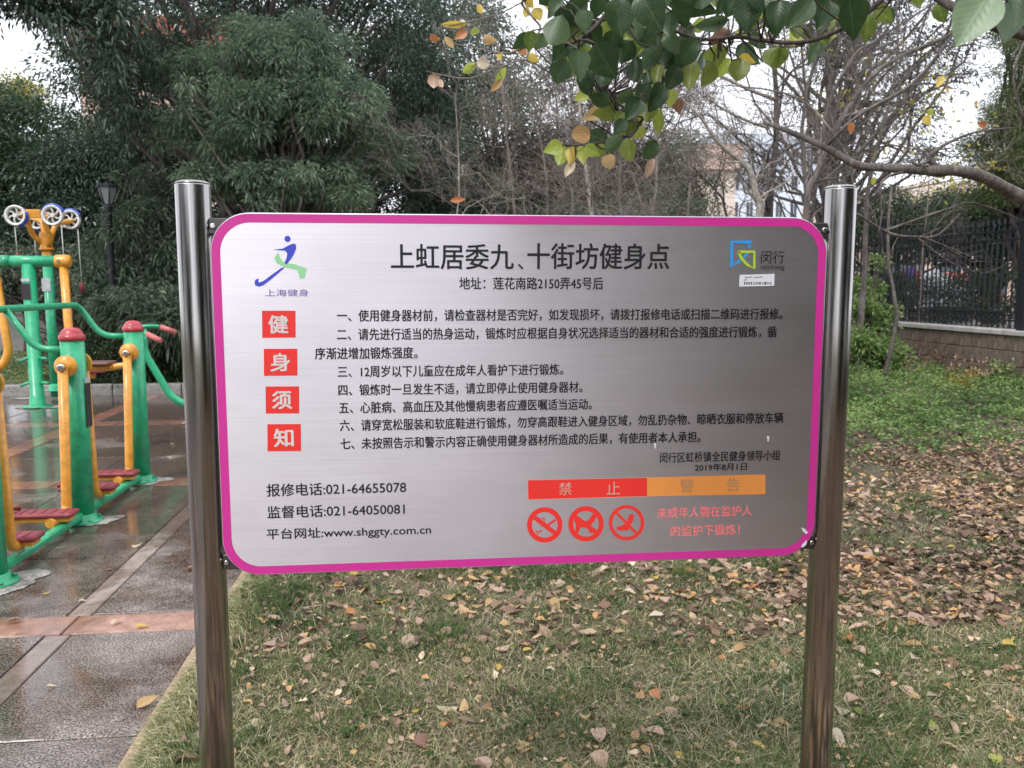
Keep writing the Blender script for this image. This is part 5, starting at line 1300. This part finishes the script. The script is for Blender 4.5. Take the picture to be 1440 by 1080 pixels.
V = np.concatenate([Va, Vb]); F = np.concatenate([Fa, Fb+len(Va)]); TI = np.concatenate([np.where(near_)[0][TIa], np.where(~near_)[0][TIb]])
tl = np.clip(.02 + .86*g.random(n)**1.12 + .14*np.sin(x*1.3)*np.sin(y*1.9), 0, 1); q = g.random(n) < .05; tl[q] = .90
n2 = 3600; x2, y2 = fan(n2, 1.9, 7, 1.6, xl, xr, g); P2 = np.stack([x2, y2, lawn_z(x2, y2) + .012 + .014*g.random(n2)], 1)
V2_, F2_, TI2 = scatter(T_dry, P2, .014 + .03*g.random(n2)**2.2, g, .4)
F = np.concatenate([F, F2_ + len(V)]); V = np.concatenate([V, V2_]); tl = np.concatenate([tl, .45 + .55*g.random(n2)]); TI = np.concatenate([TI, TI2 + len(P)])
n3 = 9000; x3 = g.uniform(RX0+.05, 8.5, n3); y3 = g.uniform(-7, 2.1, n3); P3 = np.stack([x3, y3, lawn_z(x3, y3) + .01], 1)  # unseen coarse leaves behind the viewer, added to brighten the ground the posts reflect
V3_, F3_, TI3 = scatter(T_far, P3, .09 + .10*g.random(n3), g, .2)
F = np.concatenate([F, F3_ + len(V)]); V = np.concatenate([V, V3_]); TI = np.concatenate([TI, TI3 + len(tl)]); tl = np.concatenate([tl, .3 + .6*g.random(n3)])
lit = link('leaf_litter', npmesh('leaf_litter', V, F, tl[TI]), M['litter']); stuff(lit, 'deep litter of curled brown and pinkish dry leaves across the right of the lawn', 'fallen leaves')
# twigs and small crumbs among the grass
n = 4500; x, y = fan(n, 1.9, 9, 1.7, xl, xr, g); P = np.stack([x, y, lawn_z(x, y)+.012], 1)
tv = np.array([(-.5, -.008, 0), (.5, -.004, .05), (.5, .004, .05), (-.5, .008, 0), (0, 0, .03)]); tfc = np.array([(0, 1, 2, 3)])
V, F, TI = scatter([(tv, tfc), (tv*[1, 2, 1], tfc)], P, .09*(.4+g.random(n)), g, .15)
tw_ = link('fallen_twigs', npmesh('fallen_twigs', V, F, g.random(n)[TI]), M['twiglets']); stuff(tw_, 'dry twigs and crumbs scattered through the grass', 'twigs')
# green ground cover between the litter and the wall
def cover_pts(n, g):
    x = g.uniform(1.0, 9.2, n); y = g.uniform(6.7, 18.5, n)
    w = wavy(x*.55+2, y*.45)*.5 + .6 + .25*np.sin(y*2+x); k = (g.random(n) < np.clip(w+.15, .05, 1)*np.clip((y-6.6)/2.0, 0, 1)) & (x < .75*y+1)
    return x[k], y[k]
x, y = cover_pts(32000, g); n = len(x); nl = 5
P = np.repeat(np.stack([x, y, lawn_z(x, y) + .02 + (.07 + .12*np.clip(wavy(x*2.3, y*1.9)+.4, 0, 1))*g.random(n)], 1), nl, 0); N_ = len(P)
a = g.random(N_)*2*pi; D = np.stack([np.cos(a), np.sin(a), g.uniform(-.1, .7, N_)], 1)
V, F = leaf_mesh(P + D*.015, D, .045*(.6+.8*g.random(N_)), .030*(.6+.8*g.random(N_)), g)
tt = np.clip(np.repeat(.42 + .22*wavy(x*.8, y*.6), nl) + g.normal(0, .16, N_), 0, 1)
gc = link('ground_cover', npmesh('ground_cover', V, F, np.repeat(tt, 2)), M['cover']); stuff(gc, 'bright green leafy ground cover below the stone wall', 'ground cover')
# same cover on the bed at the far left
n = 9000; x = g.uniform(-14, -1, n); y = g.uniform(12.5, 18.8, n); y = y + 0; P = np.repeat(np.stack([x, y, .11 + .07*g.random(n)], 1), 3, 0); N_ = len(P)
a = g.random(N_)*2*pi; D = np.stack([np.cos(a), np.sin(a), g.uniform(.1, 1.2, N_)], 1)
V, F = leaf_mesh(P, D, .07*(.6+.8*g.random(N_)), .02*(.6+.8*g.random(N_)), g)
gc = link('ground_cover', npmesh('ground_cover', V, F, np.repeat(np.clip(g.normal(.35, .25, N_), 0, 1), 2)), M['cover']); stuff(gc, 'low green plants on the bed behind the paving at the left', 'ground cover')
# single weeds and dry shrubs by the wall
def weed(label, x, y, h, seed, mat, n=40, leaf=.07, wid=.02, cat='weed'):
    r_ = random.Random(seed); gg = np.random.default_rng(seed); t = thing('weed_clump', label, cat, (x, y, 0)); m = MB(); tips = []
    for k in range(12):
        a = r_.uniform(0, 6.28); e = (x + cos(a)*h*r_.uniform(.2, .8), y + sin(a)*h*.5*r_.random(), h*r_.uniform(.5, 1)); w = wiggle((x + cos(a)*.05, y, 0), e, 4, .06, r_)
        m.tube(w, [.005, .004, .003, .002, .001], 3, caps=False); tips += w[1:]
    part('stems', m, M['bark_twig'], t)
    P = np.array([tips[gg.integers(len(tips))][:] for _ in range(n*12)]) + gg.normal(0, .05, (n*12, 3)); D = gg.normal(size=(len(P), 3)); D[:, 2] -= .3
    V, F = leaf_mesh(P, D, leaf*(.5+gg.random(len(P))), wid*(.5+gg.random(len(P))), gg); o = link('leaves', npmesh('leaves', V, F, np.repeat(gg.random(len(P)), 2)), mat, t); rel(o, t)
    return t
p = ground(1340, 525); weed('dry brown weed clump against the middle of the stone wall', FX-.25, p[1]+.4, .55, 1, M['litter'], 26, .08, .016)
p = ground(1425, 545); weed('dark dry shrub at the wall foot by the right edge', 8.3, 11.9, .45, 2, M['litter'], 26, .07, .03)
weed('pale dead weed stems low on the lawn before the wall', 8.2, 13.2, .3, 3, M['litter'], 14, .06, .012)
weed('yellow flecked weed at the right edge below the wall', 7.6, 11.1, .30, 4, M['yellowish'], 18, .05, .03)
weed('short green weed at the wall foot under the right fence pillar', 9.0, 12.2, .35, 5, M['cover'], 26, .06, .04)

# ------------------------------------------------------------------ fallen leaves, one by one
G_ = [('T', 'tan', 38), ('C', 'cream', 46), ('K', 'pinkish brown', 50), ('R', 'russet', 14), ('G', 'yellow', 16), ('B', 'dark brown', 26), ('O', 'olive', 5), ('M', 'grey green', 3)]
rs = random.Random(2024); count = 0
def fallen(x, y, key, L, Wd, label, group, kind=None, z=None, yaw=None):
    z = (float(lawn_z(np.float64(x), np.float64(y))) + .020) if z is None else z
    a = rs.uniform(0, 2*pi) if yaw is None else yaw
    tip = rs.gauss(0, .16); nx_, ny_ = rs.gauss(0, .22), rs.gauss(0, .22)
    o = place_leaf(key, kind or rs.choice(('oval', 'ovate', 'oval', 'long')), rs.randint(0, 2), (x, y, z), (cos(a), sin(a), tip), (nx_, ny_, rs.choice((1, 1, -1))), L, Wd, None, 'fallen_leaf')
    o.rotation_mode = 'QUATERNION' if False else o.rotation_mode
    tag(o, label, 'fallen leaf', group); return o
# those that can be picked out one by one in the photograph
SPOT = [(612,992,'C',.088,.046,0,'large cream oval leaf lying flat on the grass below the middle of the sign'),
 (650,1000,'T',.05,.034,1.2,'rounded tan leaf just right of the large cream oval leaf'), (578,998,'G',.034,.024,.4,'small yellow leaf left of the large cream oval leaf'),
 (352,1016,'C',.050,.044,.2,'pale cream leaf beside the foot of the left steel post'), (1028,880,'M',.075,.030,0,'grey green leaf lying flat near the right steel post'),
 (412,968,'G',.04,.018,2.0,'bright yellow leaf on a dark tuft right of the left post'), (520,845,'B',.09,.055,.2,'big dark brown curled leaf near the left end of the sign'),
 (492,845,'C',.05,.028,.1,'cream leaf touching the big dark brown curled leaf'), (1021,951,'T',.06,.042,.4,'golden tan leaf on the grass left of the right post'),
 (1013,921,'R',.055,.03,.9,'orange brown leaf above the golden tan leaf'), (1232,884,'R',.075,.042,.1,'orange leaf on a dark tuft right of the right steel post'),
 (1296,915,'T',.085,.048,2.4,'tan leaf with a yellow rim in the litter at the right'), (1188,990,'K',.082,.060,.1,'broad pinkish leaf against the right steel post'),
 (1317,1025,'Y',.045,.034,1.3,'lime triangular leaf low at the right'), (1402,1068,'Y',.045,.04,1.0,'lime yellow leaf in the bottom right corner'),
 (1210,1008,'Y',.036,.034,1.5,'pale lime leaf right of the broad pinkish leaf'), (875,862,'C',.07,.03,.5,'pale folded leaf in the litter under the middle of the sign'),
 (905,835,'K',.10,.05,.3,'large pink brown leaf just below the sign edge'), (823,1016,'T',.058,.042,1.2,'tan lobed leaf low in the middle of the lawn'),
 (1040,1005,'R',.05,.04,.6,'orange and tan leaf low near the right steel post'), (958,1010,'M',.04,.02,.1,'pale grey green leaf among dry twigs low centre'),
 (655,870,'R',.035,.025,.5,'small rust red leaf right of centre on the grass'), (460,875,'R',.03,.025,.8,'small orange leaf on the grass under the left of the sign'),
 (500,963,'C',.028,.018,.6,'tiny white leaf on the grass left of centre'), (436,1007,'K',.048,.04,.2,'round pink brown leaf low on the grass left of centre'),
 (945,835,'T',.035,.026,1.1,'small orange leaf below the sign right of centre'), (1355,955,'C',.06,.05,.1,'pale cream leaf at the right in the litter'), (1407,912,'G',.07,.022,0,'flat yellow leaf near the right edge'),
 (1000,810,'K',.11,.07,.4,'big pinkish dry leaf heaped under the lower right of the sign'), (1035,800,'K',.10,.06,2.6,'big pinkish dry leaf leaning on the heap under the lower right of the sign')]
for (x, y, k, L, Wd, yw, lab) in SPOT:
    p = ground(x, y, .015); fallen(p[0], p[1], k, L, Wd, lab, 'fallen leaves on the lawn', 'oval' if Wd/L < .8 else 'round', yaw=yw + YAW); count += 1
for k, nm, n in G_:
    for j in range(n):
        for tr_ in range(50):
            v = 2.35 + 3.4*rs.random()**1.3; x = rs.uniform(-.8, .68*v + .35)
            if rs.random() < .35 + .65*min(1, max(0, (x+.3)/1.5)) : break
        L = rs.uniform(.034, .078)*(1.15 if k in 'BK' else 1); pxl = 720 + FPX*(x*_r[0] + v*_r[1])/(x*_h[0] + v*_h[1])
        side = ('below the sign\'s left end', 'below the sign\'s left half', 'below the sign\'s middle', 'below the sign\'s right half', 'near the right steel post', 'right of the right post')[sum(pxl > q for q in (450, 620, 800, 960, 1130))]
        far_ = ('at the photo bottom', 'midway up the lawn', 'close under the sign')[(v > 2.95) + (v > 3.8)]
        size_ = 'small' if L < .052 else 'larger'
        lab = f'{size_} {nm} dry leaf {side}, {far_}'
        fallen(x, v, k, L, L*rs.uniform(.5, .85), lab, f'{size_} {nm} leaves {side}, {far_}'); count += 1
for j in range(34):
    k = rs.choice('KKTTBCCR'); v = rs.uniform(2.7, 4.4); x = .62*v*rs.uniform(.72, 1.0) + .05
    if rs.random() < .3: x = rs.uniform(.1, 1.0); v = rs.uniform(3.6, 4.5)
    nm = dict(K='pinkish', T='tan', B='dark brown', C='cream', R='russet')[k]; L = rs.uniform(.065, .105)
    fallen(x, v, k, L, L*rs.uniform(.5, .75), f'big curled {nm} dry leaf heaped with others on the right side of the lawn', f'big {nm} leaves at the right')
for (x, y, k, L, yw, lab) in [(190,882,'G',.06,.3,'yellow leaf on the pink strip of the paving'),(157,878,'C',.05,1.2,'crumpled cream leaf on the pink strip of the paving'),(65,965,'C',.04,.4,'small cream leaf low on the wet paving'),
      (60,835,'G',.035,.3,'small yellow leaf on the wet paving by the nearest machine foot'),(110,846,'C',.04,.5,'cream leaf on the wet paving right of the nearest machine foot'),(192,996,'T',.085,.7,'orange tan leaf against the kerb stones'),
      (185,768,'C',.06,.2,'cream leaf on the wet paving between the strips'),(235,643,'C',.06,.2,'pale leaf on the wet paving behind the last post'),(255,596,'C',.08,.2,'pale leaf far back on the wet paving'),(10,876,'B',.06,.5,'dark brown leaf on the pink strip at the left edge'),
      (240,1077,'B',.08,.2,'brown leaf at the bottom edge of the paving'),(262,800,'R',.06,0,'orange leaf on the paving beside the left steel post'),(268,988,'R',.08,1.4,'rust brown leaf standing in the grass left of the left steel post'),(240,625,'C',.05,1,'small pale leaf on the paving past the last post')]:
    p = ground(x, y, .01); fallen(p[0], p[1], k, L, L*.55, lab, 'fallen leaves on the paving', z=.012 if p[0] < -.97 else None, yaw=yw); count += 1
for j in range(22):
    fallen(rs.uniform(-4.6, -1.1), rs.uniform(2.6, 9.5), rs.choice('CTGB'), rs.uniform(.03, .05), rs.uniform(.018, .03), 'small dry leaf on the wet paving slabs', 'small leaves on the paving', z=.010)
